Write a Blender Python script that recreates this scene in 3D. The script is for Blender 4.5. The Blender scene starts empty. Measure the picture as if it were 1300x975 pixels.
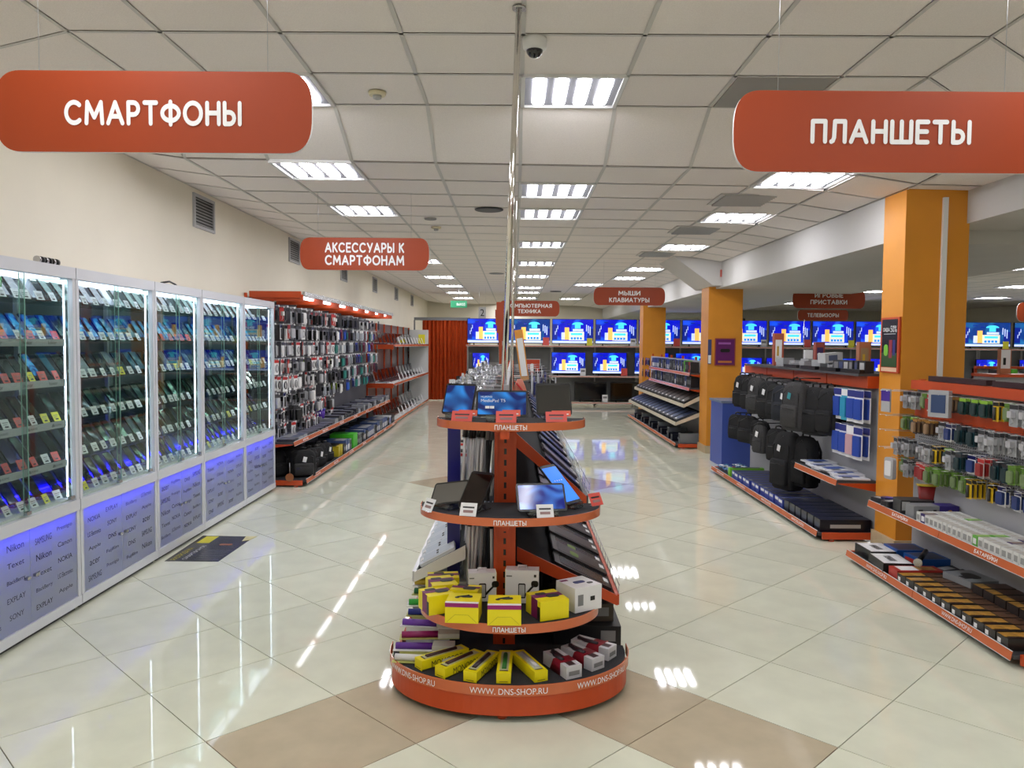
import bpy, math, random
from mathutils import Vector, Matrix
random.seed(7)
SC = bpy.context.scene
COL = SC.collection
# ---------------------------------------------------------------- camera, world, exposure
cam_d = bpy.data.cameras.new('camera'); cam = bpy.data.objects.new('camera', cam_d); COL.objects.link(cam)
cam_d.sensor_width = 36; cam_d.lens = 36*1000/1300; cam_d.clip_start = .05; cam_d.clip_end = 100
_p, _r, _y = math.atan(.0515), math.radians(.45), math.radians(.17)
_f = Vector((-math.sin(_y)*math.cos(_p), math.cos(_y)*math.cos(_p), -math.sin(_p)))
_h = Vector((math.cos(_y), math.sin(_y), 0)); _u = _h.cross(_f)
_x = _h*math.cos(_r)+_u*math.sin(_r); _z = -_h*math.sin(_r)+_u*math.cos(_r)
m = Matrix((_x, _z, -_f)).transposed().to_4x4(); m.translation = (0, 0, 1.6); cam.matrix_world = m
SC.camera = cam
w = bpy.data.worlds.new('world'); SC.world = w; w.use_nodes = True
w.node_tree.nodes['Background'].inputs[0].default_value = (.8, .85, 1, 1)
w.node_tree.nodes['Background'].inputs[1].default_value = .3
SC.view_settings.view_transform = 'Standard'; SC.view_settings.look = 'None'
SC.view_settings.exposure = 0.2; SC.view_settings.gamma = 1; SC.view_settings.use_curve_mapping = False
LAMP = 22.0          # radiance of the ceiling tubes
SC.cycles.max_bounces = 7; SC.cycles.transparent_max_bounces = 16; SC.cycles.diffuse_bounces = 4
SC.cycles.glossy_bounces = 3; SC.cycles.sample_clamp_indirect = 4; SC.cycles.use_denoising = True
SC.cycles.caustics_reflective = False; SC.cycles.caustics_refractive = False

# ---------------------------------------------------------------- materials
def lin(c):
    return tuple(((v/255)/12.92 if v/255 <= .04045 else ((v/255+.055)/1.055)**2.4) for v in c)
MATS = {}
def mat(name, c, rough=.5, metal=0, emit=0, noise=0, nscale=20, bump=0, bscale=200, rnd=0, coat=0, alpha=1, trans=0):
    if name in MATS: return MATS[name]
    m = bpy.data.materials.new(name); m.use_nodes = True; MATS[name] = m
    nt = m.node_tree; b = nt.nodes['Principled BSDF']; l = lin(c)+(1,)
    if 'tile' in name: b.inputs['Specular IOR Level'].default_value = .36
    b.inputs['Base Color'].default_value = l; b.inputs['Roughness'].default_value = rough
    b.inputs['Metallic'].default_value = metal; b.inputs['Coat Weight'].default_value = coat
    b.inputs['Coat Roughness'].default_value = .06
    b.inputs['Alpha'].default_value = alpha
    if trans: b.inputs['Transmission Weight'].default_value = trans
    if emit:
        b.inputs['Emission Color'].default_value = l; b.inputs['Emission Strength'].default_value = emit
    src = None
    if noise:
        tc = nt.nodes.new('ShaderNodeTexCoord'); n = nt.nodes.new('ShaderNodeTexNoise'); n.inputs['Scale'].default_value = nscale
        n.inputs['Detail'].default_value = 5
        nt.links.new(tc.outputs['Object'], n.inputs['Vector'])
        hs = nt.nodes.new('ShaderNodeHueSaturation'); hs.inputs['Color'].default_value = l
        mr = nt.nodes.new('ShaderNodeMapRange'); mr.inputs[3].default_value = 1-noise; mr.inputs[4].default_value = 1+noise
        mr.inputs[1].default_value = .3; mr.inputs[2].default_value = .7
        nt.links.new(n.outputs['Fac'], mr.inputs[0]); nt.links.new(mr.outputs[0], hs.inputs['Value'])
        nt.links.new(hs.outputs[0], b.inputs['Base Color']); src = hs
    if rnd:
        oi = nt.nodes.new('ShaderNodeObjectInfo'); mr = nt.nodes.new('ShaderNodeMapRange')
        mr.inputs[3].default_value = 1-rnd; mr.inputs[4].default_value = 1+rnd
        hs = nt.nodes.new('ShaderNodeHueSaturation'); hs.inputs['Color'].default_value = l
        if src: nt.links.new(src.outputs[0], hs.inputs['Color'])
        nt.links.new(oi.outputs['Random'], mr.inputs[0]); nt.links.new(mr.outputs[0], hs.inputs['Value'])
        nt.links.new(hs.outputs[0], b.inputs['Base Color'])
    if bump:
        tc = nt.nodes.new('ShaderNodeTexCoord'); n = nt.nodes.new('ShaderNodeTexNoise'); n.inputs['Scale'].default_value = bscale
        n.inputs['Detail'].default_value = 3
        nt.links.new(tc.outputs['Object'], n.inputs['Vector'])
        bp = nt.nodes.new('ShaderNodeBump'); bp.inputs['Strength'].default_value = bump; bp.inputs['Distance'].default_value = .002
        nt.links.new(n.outputs['Fac'], bp.inputs['Height']); nt.links.new(bp.outputs[0], b.inputs['Normal'])
    return m
def glass(name, c, refl=.12, tint=.94):
    m = bpy.data.materials.new(name); m.use_nodes = True; nt = m.node_tree; nt.nodes.clear()
    o = nt.nodes.new('ShaderNodeOutputMaterial'); mx = nt.nodes.new('ShaderNodeMixShader')
    t = nt.nodes.new('ShaderNodeBsdfTransparent'); g = nt.nodes.new('ShaderNodeBsdfGlossy'); g.inputs['Roughness'].default_value = .02
    t.inputs[0].default_value = tuple(v*tint for v in lin(c))+(1,)
    lw = nt.nodes.new('ShaderNodeLayerWeight'); lw.inputs[0].default_value = .25
    mr = nt.nodes.new('ShaderNodeMapRange'); mr.inputs[3].default_value = refl*.4; mr.inputs[4].default_value = refl*4
    nt.links.new(lw.outputs['Fresnel'], mr.inputs[0]); nt.links.new(mr.outputs[0], mx.inputs[0])
    nt.links.new(t.outputs[0], mx.inputs[1]); nt.links.new(g.outputs[0], mx.inputs[2]); nt.links.new(mx.outputs[0], o.inputs[0])
    MATS[name] = m; return m
def frosted(name, c):
    m = bpy.data.materials.new(name); m.use_nodes = True; nt = m.node_tree; nt.nodes.clear()
    o = nt.nodes.new('ShaderNodeOutputMaterial'); mx = nt.nodes.new('ShaderNodeMixShader'); m2 = nt.nodes.new('ShaderNodeMixShader')
    d = nt.nodes.new('ShaderNodeBsdfDiffuse'); t = nt.nodes.new('ShaderNodeBsdfTranslucent'); g = nt.nodes.new('ShaderNodeBsdfGlossy')
    g.inputs['Roughness'].default_value = .12; mx.inputs[0].default_value = .5; m2.inputs[0].default_value = .07
    d.inputs[0].default_value = lin(c)+(1,); t.inputs[0].default_value = (.9, .93, 1, 1)
    nt.links.new(d.outputs[0], mx.inputs[1]); nt.links.new(t.outputs[0], mx.inputs[2]); nt.links.new(mx.outputs[0], m2.inputs[1])
    nt.links.new(g.outputs[0], m2.inputs[2]); nt.links.new(m2.outputs[0], o.inputs[0]); MATS[name] = m; return m
WHITE = mat('white_plastic', (228, 228, 228), .4); PAPER = mat('white_paper', (236, 236, 238), .6)
ALU = mat('white_aluminium', (214, 216, 222), .32, .1); STEEL = mat('brushed_steel', (190, 190, 192), .25, 1)
CHROME = mat('chrome', (225, 222, 218), .08, 1); BLACK = mat('black_plastic', (14, 14, 16), .35)
GLOSSB = mat('gloss_black', (9, 9, 11), .1, coat=.5); DARK = mat('dark_grey', (48, 48, 52), .5); GREY = mat('mid_grey', (128, 128, 130), .5)
LGREY = mat('light_grey', (180, 180, 182), .5); ORANGE = mat('orange_enamel', (198, 74, 27), .38, noise=.05, nscale=6)
SIGN = mat('sign_orange', (156, 58, 14), .48, noise=.04, nscale=3); LIP = mat('orange_price_strip', (206, 108, 66), .25, coat=.3)
FELT = mat('charcoal_felt', (42, 43, 47), .95, noise=.35, nscale=300, bump=.6, bscale=500)
PEG = mat('pegboard_grey', (176, 177, 182), .5); HOLE = mat('pegboard_hole', (70, 70, 74), .8)
WIRE = mat('zinc_wire', (200, 200, 204), .3, .9); SHELFM = mat('shelf_metal_dark', (66, 66, 70), .5)
WALL = mat('cream_wall', (240, 233, 216), .8, noise=.02, nscale=2, bump=.15, bscale=120); SOFF = mat('white_soffit', (204, 202, 200), .8, noise=.02, nscale=2)
COLM = mat('column_orange', (222, 146, 42), .45, noise=.04, nscale=4); SKIRT = mat('skirting_tile', (196, 180, 148), .3, noise=.08, nscale=8)
CT = mat('ceiling_tile', (242, 234, 229), .9, noise=.05, nscale=160, bump=.5, bscale=140, rnd=.02); CG = mat('ceiling_runner', (206, 202, 198), .6)
TILE = mat('cream_tile', (225, 227, 207), .04, noise=.05, nscale=5, rnd=.03); BROWN = mat('brown_tile', (194, 181, 156), .045, noise=.07, nscale=6, rnd=.03)
GROUT = mat('dark_grout', (84, 78, 66), .8); TUBE = mat('lamp_tube', (250, 250, 255), .5, emit=LAMP); REFL = mat('lamp_reflector', (90, 90, 96), .4, emit=.62)
LED = mat('cold_led', (225, 232, 255), .5, emit=10); BLED = mat('blue_led', (22, 12, 255), .5, emit=24); CLED = mat('canopy_lamp', (250, 250, 255), .5, emit=4.5); CABFILL = mat('added_cabinet_fill', (225, 232, 255), .5, emit=4)
GL = glass('clear_glass', (244, 251, 248), .05, .98); ACR = glass('acrylic', (240, 244, 246), .14, .99); GSH = glass('glass_shelf', (225, 240, 234), .08, .95); FR = frosted('frosted_glass', (176, 184, 192))
BACKM = mat('cabinet_back', (104, 108, 118), .3, .35); CURT = mat('orange_curtain', (200, 76, 16), .8, noise=.1, nscale=12)
def C(r, g, b, rough=.45, emit=0, **k):
    return mat('colour_%d_%d_%d%s' % (r, g, b, '_lit' if emit else ''), (r, g, b), rough, emit=emit, **k)
YEL = C(240, 224, 20); PUR = C(120, 20, 90); RED = C(190, 34, 34); TAGR = C(228, 92, 84, .5); TAGY = C(240, 232, 60); NAVY = C(20, 28, 90, .3); BLUE = C(24, 60, 190, .35)
GREEN = C(50, 140, 40); TEAL = C(20, 60, 70); WTXT = mat('white_letters', (240, 240, 240), .5); GTXT = mat('grey_letters', (70, 74, 90), .5)
BAG = mat('black_fabric', (22, 22, 25), .9, noise=.2, nscale=60, bump=.5, bscale=300); BAGG = mat('grey_fabric', (58, 57, 58), .9, noise=.2, nscale=60, bump=.5, bscale=300)

# ---------------------------------------------------------------- mesh helpers
class MB:
    def __init__(s): s.v = []; s.f = []; s.m = []; s.mats = []; s.sm = []
    def mi(s, m):
        if m not in s.mats: s.mats.append(m)
        return s.mats.index(m)
    def poly(s, pts, m, smooth=False):
        pts = list(pts); b = len(s.v); s.v += [tuple(p) for p in pts]; s.f.append(tuple(range(b, b+len(pts)))); s.m.append(s.mi(m)); s.sm.append(smooth); return s
    def box(s, x0, x1, y0, y1, z0, z1, m, M=None, ms=None):
        P = [Vector(p) for p in ((x0,y0,z0),(x1,y0,z0),(x1,y1,z0),(x0,y1,z0),(x0,y0,z1),(x1,y0,z1),(x1,y1,z1),(x0,y1,z1))]
        if M is not None: P = [M @ p for p in P]
        b = len(s.v); s.v += [tuple(p) for p in P]; k = s.mi(m)
        for i, f in enumerate(((0,3,2,1),(4,5,6,7),(0,1,5,4),(1,2,6,5),(2,3,7,6),(3,0,4,7))):   # bottom top front right back left
            s.f.append(tuple(b+j for j in f)); s.m.append(k if not ms or i not in ms else s.mi(ms[i])); s.sm.append(False)
        return s
    def prism(s, outline, h0, h1, m, M=None, cap=None, side=None):      # outline in XY, extruded along z
        n = len(outline); b = len(s.v)
        P = [Vector((x, y, h0)) for x, y in outline]+[Vector((x, y, h1)) for x, y in outline]
        if M is not None: P = [M @ p for p in P]
        s.v += [tuple(p) for p in P]; k = s.mi(m); kc = s.mi(cap or m); ks = s.mi(side or m)
        s.f.append(tuple(b+n-1-i for i in range(n))); s.m.append(k); s.sm.append(False)
        s.f.append(tuple(b+n+i for i in range(n))); s.m.append(kc); s.sm.append(False)
        for i in range(n):
            j = (i+1) % n; s.f.append((b+i, b+j, b+n+j, b+n+i)); s.m.append(ks); s.sm.append(False)
        return s
    def tube(s, pts, r, m, n=8, cap=True):
        pts = [Vector(p) for p in pts]; rings = []
        for i, p in enumerate(pts):
            d = (pts[min(i+1, len(pts)-1)]-pts[max(i-1, 0)]).normalized()
            a = d.orthogonal().normalized(); c = d.cross(a); rr = r[i] if isinstance(r, (list, tuple)) else r
            b = len(s.v)
            for k in range(n):
                t = 2*math.pi*k/n; s.v.append(tuple(p+(a*math.cos(t)+c*math.sin(t))*rr))
            rings.append(b)
        k0 = s.mi(m)
        for i in range(len(rings)-1):
            for k in range(n):
                s.f.append((rings[i]+k, rings[i]+(k+1) % n, rings[i+1]+(k+1) % n, rings[i+1]+k)); s.m.append(k0); s.sm.append(True)
        if cap:
            s.f.append(tuple(rings[0]+n-1-k for k in range(n))); s.m.append(k0); s.sm.append(False)
            s.f.append(tuple(rings[-1]+k for k in range(n))); s.m.append(k0); s.sm.append(False)
        return s
    def loft(s, rings, m, cap=True):          # rings of equal length, closed
        bs = []
        for r in rings:
            bs.append(len(s.v)); s.v += [tuple(p) for p in r]
        n = len(rings[0]); k0 = s.mi(m)
        for i in range(len(bs)-1):
            for k in range(n):
                s.f.append((bs[i]+k, bs[i]+(k+1) % n, bs[i+1]+(k+1) % n, bs[i+1]+k)); s.m.append(k0); s.sm.append(True)
        if cap:
            s.f.append(tuple(bs[0]+n-1-k for k in range(n))); s.m.append(k0); s.sm.append(False)
            s.f.append(tuple(bs[-1]+k for k in range(n))); s.m.append(k0); s.sm.append(False)
        return s
    def mesh(s, name):
        me = bpy.data.meshes.new(name); me.from_pydata(s.v, [], s.f)
        for m in s.mats: me.materials.append(m)
        me.polygons.foreach_set('material_index', s.m); me.polygons.foreach_set('use_smooth', s.sm); me.update(); return me
    def build(s, name, parent=None, loc=(0, 0, 0), rz=0): return link(name, s.mesh(name), parent, loc, rz)
def link(name, me, parent=None, loc=(0, 0, 0), rz=0):
    o = bpy.data.objects.new(name, me); COL.objects.link(o); o.location = loc; o.rotation_euler = (0, 0, rz)
    if parent: o.parent = parent
    return o
def tag(o, label, cat, group=None):
    o['label'] = label; o['category'] = cat
    if group: o['group'] = group
    return o
def thing(name, label, cat, loc=(0, 0, 0), rz=0, group=None): return tag(link(name, None, None, loc, rz), label, cat, group)
def struct(o): o['kind'] = 'structure'; return o
def stuff(o): o['kind'] = 'stuff'; return o
def kids(o): return KIDS.get(o.name, [])
KIDS = {}
def proto(o, *ch):                       # remember children for copying (children without matrix scan)
    KIDS[o.name] = list(ch); return o
def dup(o, loc, rz, label, group=None, name=None):
    c = o.copy(); COL.objects.link(c); c.location = loc; c.rotation_euler = (0, 0, rz); c['label'] = label
    if group: c['group'] = group
    for k in kids(o):
        d = k.copy(); COL.objects.link(d); d.parent = c
        for g in kids(k):
            e = g.copy(); COL.objects.link(e); e.parent = d
    return c
def spread(p, places, labels, group=None):      # first place moves the prototype itself, the rest are copies
    for i, (loc, rz) in enumerate(places):
        if i == 0 and not p.get('_used'):
            p.location = loc; p.rotation_euler = (0, 0, rz); p['label'] = labels[i]; p['_used'] = 1
            if group: p['group'] = group
        else:
            c = dup(p, loc, rz, labels[i], group)
def rr(w, h, r, n=3, cx=0, cy=0):
    o = []
    for (sx, sy, a0) in ((1, 1, 0), (-1, 1, 90), (-1, -1, 180), (1, -1, 270)):
        for k in range(n+1):
            a = math.radians(a0+90*k/n); o.append((cx+sx*(w/2-r)+r*math.cos(a), cy+sy*(h/2-r)+r*math.sin(a)))
    return o

# rounded stroke lettering for the Cyrillic signs: every letter is a few round-ended strokes (x, y in cap heights)
def _arc(cx, cy, rx, ry, a0, a1, n=12): return [(cx+rx*math.cos(R_(a0+(a1-a0)*i/n)), cy+ry*math.sin(R_(a0+(a1-a0)*i/n))) for i in range(n+1)]
R_ = math.radians
def _bowl(x0, x1, y0, y1): r = (y1-y0)/2; return [(x0, y1), (x1-r, y1)]+_arc(x1-r, (y0+y1)/2, r, r, 90, -90, 8)[1:]+[(x0, y0)]
CYR = {
 'С': (.86, [_arc(.48, .5, .48, .5, 48, 312, 18)]), 'М': (.95, [[(0, 0), (.07, 1)], [(.07, 1), (.475, .28)], [(.475, .28), (.88, 1)], [(.88, 1), (.95, 0)]]),
 'А': (.86, [[(0, 0), (.43, 1)], [(.43, 1), (.86, 0)], [(.17, .33), (.69, .33)]]), 'Р': (.62, [[(0, 0), (0, 1)], _bowl(0, .6, .42, 1)]),
 'Т': (.7, [[(0, 1), (.7, 1)], [(.35, 1), (.35, 0)]]), 'Ф': (1.0, [_arc(.5, .5, .5, .36, 0, 360, 24), [(.5, -.04), (.5, 1.04)]]),
 'О': (.98, [_arc(.49, .5, .49, .5, 0, 360, 24)]), 'Н': (.7, [[(0, 0), (0, 1)], [(.7, 0), (.7, 1)], [(0, .52), (.7, .52)]]),
 'Ы': (.9, [[(0, 0), (0, 1)], _bowl(0, .56, 0, .56), [(.9, 0), (.9, 1)]]), 'Ь': (.58, [[(0, 0), (0, 1)], _bowl(0, .56, 0, .56)]),
 'П': (.7, [[(0, 0), (0, 1)], [(0, 1), (.7, 1)], [(.7, 1), (.7, 0)]]), 'Л': (.74, [[(0, 0), (.08, .03), (.15, .2), (.18, 1)], [(.18, 1), (.74, 1)], [(.74, 1), (.74, 0)]]),
 'Ш': (1.06, [[(0, 1), (0, 0)], [(.53, 1), (.53, 0)], [(1.06, 1), (1.06, 0)], [(0, 0), (1.06, 0)]]), 'Е': (.58, [[(0, 0), (0, 1)], [(0, 1), (.58, 1)], [(0, .52), (.52, .52)], [(0, 0), (.58, 0)]]),
 'К': (.62, [[(0, 0), (0, 1)], [(.6, 1), (.05, .5)], [(.18, .6), (.62, 0)]]), 'У': (.74, [[(0, 1), (.4, .34)], [(.74, 1), (.3, .0)], ]),
 'Ю': (1.2, [[(0, 0), (0, 1)], [(0, .5), (.3, .5)], _arc(.76, .5, .44, .5, 0, 360, 22)]), 'И': (.74, [[(0, 1), (0, 0)], [(0, 0), (.74, 1)], [(.74, 1), (.74, 0)]]),
 'Х': (.72, [[(0, 0), (.72, 1)], [(0, 1), (.72, 0)]]), 'Я': (.62, [[(.62, 0), (.62, 1)], [(.62-x, y) for x, y in _bowl(0, .58, .42, 1)], [(.34, .42), (0, 0)]]),
 'Г': (.56, [[(0, 0), (0, 1)], [(0, 1), (.56, 1)]]), 'В': (.62, [[(0, 0), (0, 1)], _bowl(0, .54, .53, 1), _bowl(0, .62, 0, .53)]), 'Б': (.6, [[(0, 0), (0, 1)], [(0, 1), (.54, 1)], _bowl(0, .6, 0, .58)]),
 'З': (.58, [_arc(.27, .76, .28, .24, 150, -80, 9), _arc(.27, .26, .31, .26, 80, -150, 10)]), 'Д': (.86, [[(0, -.14), (0, 0)], [(0, 0), (.86, 0)], [(.86, 0), (.86, -.14)], [(.12, 0), (.22, 1)], [(.22, 1), (.72, 1)], [(.72, 1), (.72, 0)]]),
 'Й': (.74, [[(0, 1), (0, 0)], [(0, 0), (.74, 1)], [(.74, 1), (.74, 0)], _arc(.37, 1.3, .16, .1, 200, 340, 5)]),
}
def stroke_text(s, w, h, m, name, parent, M, t=.17):
    V, F = [], []; x = 0; k = 0; r = t/2
    for ch in s:
        if ch == ' ': x += .5; continue
        adv, st = CYR[ch]
        for pl in st:
            P = [Vector((x+a*(1-t)+r, r+b*(1-t))) for a, b in pl]; k += 1; y = -.004*(k % 4+1)
            closed = (P[0]-P[-1]).length < 1e-4; n = len(P); L = []
            for i, p in enumerate(P):
                a = P[i-1] if i else (P[-2] if closed else p); b = P[i+1] if i < n-1 else (P[1] if closed else p)
                d = (b-a).normalized(); nn = Vector((-d.y, d.x)); L.append((p+nn*r, p-nn*r))
            b0 = len(V)
            for p, q in L: V.extend(((p.x, y, p.y), (q.x, y, q.y)))
            for i in range(n-1): F.append((b0+2*i, b0+2*i+1, b0+2*i+3, b0+2*i+2))
            if not closed:
                for e, d in ((0, P[0]-P[1]), (n-1, P[-1]-P[-2])):
                    a0 = math.atan2(d.y, d.x); b1 = len(V)
                    for i in range(7): a = a0-math.pi/2+math.pi*i/6; V.append((P[e].x+r*math.cos(a), y, P[e].y+r*math.sin(a)))
                    F.append(tuple(range(b1, b1+7)))
        x += adv*(1-t)+t+.10
    x0, x1 = min(v[0] for v in V), max(v[0] for v in V); sc = h; sx = w/(x1-x0)
    out = []
    for v in V:
        p = Vector(((v[0]-(x0+x1)/2)*sx, v[1]*h, (v[2]-.5)*h)); out.append(tuple(M @ p) if M is not None else tuple(p))
    me = bpy.data.meshes.new(name); me.from_pydata(out, [], F); me.materials.append(m); me.polygons.foreach_set('use_smooth', [False]*len(me.polygons)); me.update()
    return link(name, me, parent)
TXT = {}
def text(s, w, h, m, name='lettering', parent=None, M=None, bold=.02, depth=.0, align='c', fat=0):
    """flat lettering fitted to w x h, in local XZ facing -Y; M places it"""
    if all(ch in CYR or ch == " " for ch in s): return stroke_text(s, w, h, m, name, parent, M, .19 if fat else .16)
    key = (s, bold)
    if key not in TXT:
        cu = bpy.data.curves.new('t', 'FONT'); cu.body = s; cu.size = 1;  cu.resolution_u = 5; cu.align_x = 'CENTER'; cu.space_line = .85
        o = bpy.data.objects.new('t', cu); COL.objects.link(o)
        me = bpy.data.meshes.new_from_object(o.evaluated_get(bpy.context.evaluated_depsgraph_get()))
        bpy.data.objects.remove(o); bpy.data.curves.remove(cu)
        vs = [v.co.copy() for v in me.vertices]; fs = [tuple(p.vertices) for p in me.polygons]; bpy.data.meshes.remove(me)
        TXT[key] = (vs, fs)
    vs, fs = TXT[key]
    x0 = min(v.x for v in vs); x1 = max(v.x for v in vs); y0 = min(v.y for v in vs); y1 = max(v.y for v in vs)
    me = bpy.data.meshes.new(name); out = []
    for v in vs:
        p = Vector(((v.x-(x0+x1)/2)/(x1-x0)*w, 0, (v.y-(y0+y1)/2)/(y1-y0)*h)); out.append(tuple(M @ p) if M is not None else tuple(p))
    fs = list(fs)
    if fat:                       # heavier round strokes: the glyph faces repeated round a small circle
        base, bf = list(out), list(fs); n0 = len(base)
        for k in range(8):
            d = Vector((fat*h*math.cos(k*math.pi/4), -.0001*(k+1), fat*h*math.sin(k*math.pi/4)))
            if M is not None: d = M.to_3x3() @ d
            out += [tuple(Vector(p)+d) for p in base]; fs += [tuple(i+n0*(k+1) for i in f) for f in bf]
    me.from_pydata(out, [], fs); me.materials.append(m); me.polygons.foreach_set('use_smooth', [False]*len(me.polygons)); me.update()
    return link(name, me, parent)
def T(x, y, z, rx=0, ry=0, rz=0):
    return Matrix.Translation((x, y, z)) @ Matrix.Rotation(rz, 4, 'Z') @ Matrix.Rotation(ry, 4, 'Y') @ Matrix.Rotation(rx, 4, 'X')
R = math.radians
ORD = 'first second third fourth fifth sixth seventh eighth ninth tenth eleventh twelfth thirteenth fourteenth fifteenth sixteenth seventeenth eighteenth nineteenth twentieth'.split()
def ordn(i): return ORD[i] if i < 20 else '%d%s' % (i+1, {1: 'st', 2: 'nd', 3: 'rd'}.get((i+1) % 10, 'th'))

# ---------------------------------------------------------------- floor
WX, RX, YF, YB = -2.95, 14.0, -4.0, 26.7
fl = struct(MB().box(WX-.1, RX, YF, YB, -.06, -.006, GROUT).build('floor'))
ST, FU, FV = .843, .188, .093
BR = {(i+7*k, j+7*k) for k in (0, 1, 2) for i, j in ((2, 4), (3, 4), (4, 4), (4, 3), (4, 2))}
tm = {}
g = .0022; hd = ST/2
for nm, mt in (('c', TILE), ('b', BROWN)):
    b = MB(); q = [(0, -hd+g*1.4), (hd-g*1.4, 0), (0, hd-g*1.4), (-hd+g*1.4, 0)]
    b.prism(q, -.006, 0, mt); tm[nm] = b.mesh('floor_tile')
rest = MB()
for i in range(-20, 60):
    for j in range(-30, 45):
        u = (i+.5+FU)*ST; v = (j+.5+FV)*ST; x = (u-v)/2; y = (u+v)/2
        if not (WX-.3 < x < RX and YF < y < YB): continue
        br = (i, j) in BR
        if 2.2 < y < 12.4 and x < (3.2 if y < 7 else 2.75) and abs(x)/y < .75 and x > -2.62:
            o = link('tile', tm['b' if br else 'c'], fl, (x, y, 0))
            if br: o['label'] = 'brown floor tile'
        elif x > WX:
            rest.prism([(x, y-hd+g*1.4), (x+hd-g*1.4, y), (x, y+hd-g*1.4), (x-hd+g*1.4, y)], -.006, 0, BROWN if br else TILE)
stuff(rest.build('tile_field', fl))

# ---------------------------------------------------------------- walls
def slab(name, *a, m=WALL): return struct(MB().box(*a, m).build(name))
wl = slab('wall_left', WX-.12, WX, YF, YB, 0, 3.3)
slab('wall_back', WX-.1, RX, YB, YB+.1, 0, 3.3)
slab('wall_right', RX, RX+.1, YF, YB, 0, 3.3)
slab('wall_front', WX-.1, RX, YF-.1, YF, 0, 3.3)
struct(MB().box(WX, WX+.015, YF, YB, 0, .08, SKIRT).build('baseboard_left'))

# ---------------------------------------------------------------- ceiling
XN = -2.28; XE = 2.39; ZN = 3.16
def zfar(x):
    P = ((-2.95, 3.0), (-2.42, 2.93), (0, 2.90), (2.3, 2.875), (2.94, 2.78), (3.5, 2.77), (20, 2.77))
    for (a, za), (b, zb) in zip(P, P[1:]):
        if x <= b: return za+(zb-za)*(x-a)/(b-a)
    return 2.77
def zc(x, y):
    if y >= 5.83: return zfar(x)
    if XN <= x <= XE: base = ZN
    elif x < XN: base = ZN+(zfar(x)+0-ZN)*min(1, (XN-x)/.67)
    else: base = ZN+(zfar(x)-ZN)*min(1, (x-XE)/.6)
    if y > 5.27: return base+(zfar(x)-base)*(y-5.27)/.56
    return base
cell = .617
xs = [-2.95, -2.42, -1.81, -1.20, -.587, .03, .647, 1.27, 1.89, 2.50, 2.94]+[3.45+.617*k for k in range(18)]
xsn = [-2.95, XN, -1.81, -1.20, -.587, .03, .647, 1.27, 1.89, XE, 2.94]+xs[11:]
ysn = [5.27-.6*k for k in range(15, -1, -1)]; ysf = [5.83+.608*k for k in range(35)]
ceil = struct(MB().box(WX-.1, RX, YF, YB, 3.3, 3.4, SOFF).build('ceiling'))
LIGHTS = []
def lit(ix, y0, y1): return any(ix == a and abs((y0+y1)/2-b) < .1 for a, b in LIGHTCELLS)
LIGHTCELLS = set()
rows_f = lambda yc: min(range(len(ysf)-1), key=lambda k: abs((ysf[k]+ysf[k+1])/2-yc))
def cellf(ix, yc): k = rows_f(yc); LIGHTCELLS.add((ix, (ysf[k]+ysf[k+1])/2))
def celln(ix, k): LIGHTCELLS.add((ix, (ysn[k]+ysn[k+1])/2))
for yc in (6.44, 8.2, 10.6, 13.1, 15.5, 18, 20.3, 22.7, 25): cellf(5, yc)
for yc in (6.3, 8.2, 10.6, 13.1, 15.6, 18.0, 20.5, 23): cellf(2, yc)
for yc in (6.4, 8.2, 10.1, 13.5, 15.2): cellf(8, yc)
for yc in (17.3, 22.4): cellf(7, yc)
cellf(4, 26)
for k in (14, 10, 6, 2):
    for ix in (2, 5) : celln(ix, k)
for k in (10, 6, 2): celln(8, k)
tiles_far = MB(); grid = MB(); nt_ = 0
# panels
VENTCELLS = {(8, rows_f(7.05)), (8, rows_f(8.9)), (8, rows_f(11.0))}
def panel(ix, X, y0, y1, near, k):
    if any(ix == a and abs((y0+y1)/2-b) < .05 for a, b in LIGHTCELLS):
        LIGHTS.append((ix, X[ix], X[ix+1], y0, y1)); return
    e = .011; a, b = X[ix]+e, X[ix+1]-e
    q = [(a, y0+e), (b, y0+e), (b, y1-e), (a, y1-e)]
    def zz(x, y): return zc(min(max(x, WX), RX), min(max(y, y0+1e-4), y1-1e-4))
    top = [(x, y, zz(x, y)+.012) for x, y in q]
    if 1.2 < y0 < 9.4 and X[ix] < 3.4:
        mb = MB(); mb.poly(reversed([(x, y, zz(x, y)+.004) for x, y in q]), CT)
        for c in range(4):
            d = (c+1) % 4; p0, p1 = q[c], q[d]; mb.poly([(p0[0], p0[1], zz(*p0)+.004), (p1[0], p1[1], zz(*p1)+.004), (p1[0], p1[1], zz(*p1)+.02), (p0[0], p0[1], zz(*p0)+.02)], CT)
        mb.build('ceiling_tile', ceil)
    else: tiles_far.poly(reversed([(x, y, zz(x, y)+.004) for x, y in q]), CT)
for k in range(len(ysn)-1):
    for ix in range(10): panel(ix, xsn, ysn[k], ysn[k+1], True, k)
for ix in range(10): panel(ix, xsn if False else xs, 5.27, 5.83, True, -1)
for k in range(len(ysf)-1):
    for ix in range(len(xs)-1): panel(ix, xs, ysf[k], ysf[k+1], False, k)
for k in range(len(ysn)-1):
    for ix in range(10, len(xs)-1): panel(ix, xs, ysn[k], ysn[k+1], False, k)
for ix in range(10, len(xs)-1): panel(ix, xs, 5.27, 5.83, False, 0)
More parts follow.
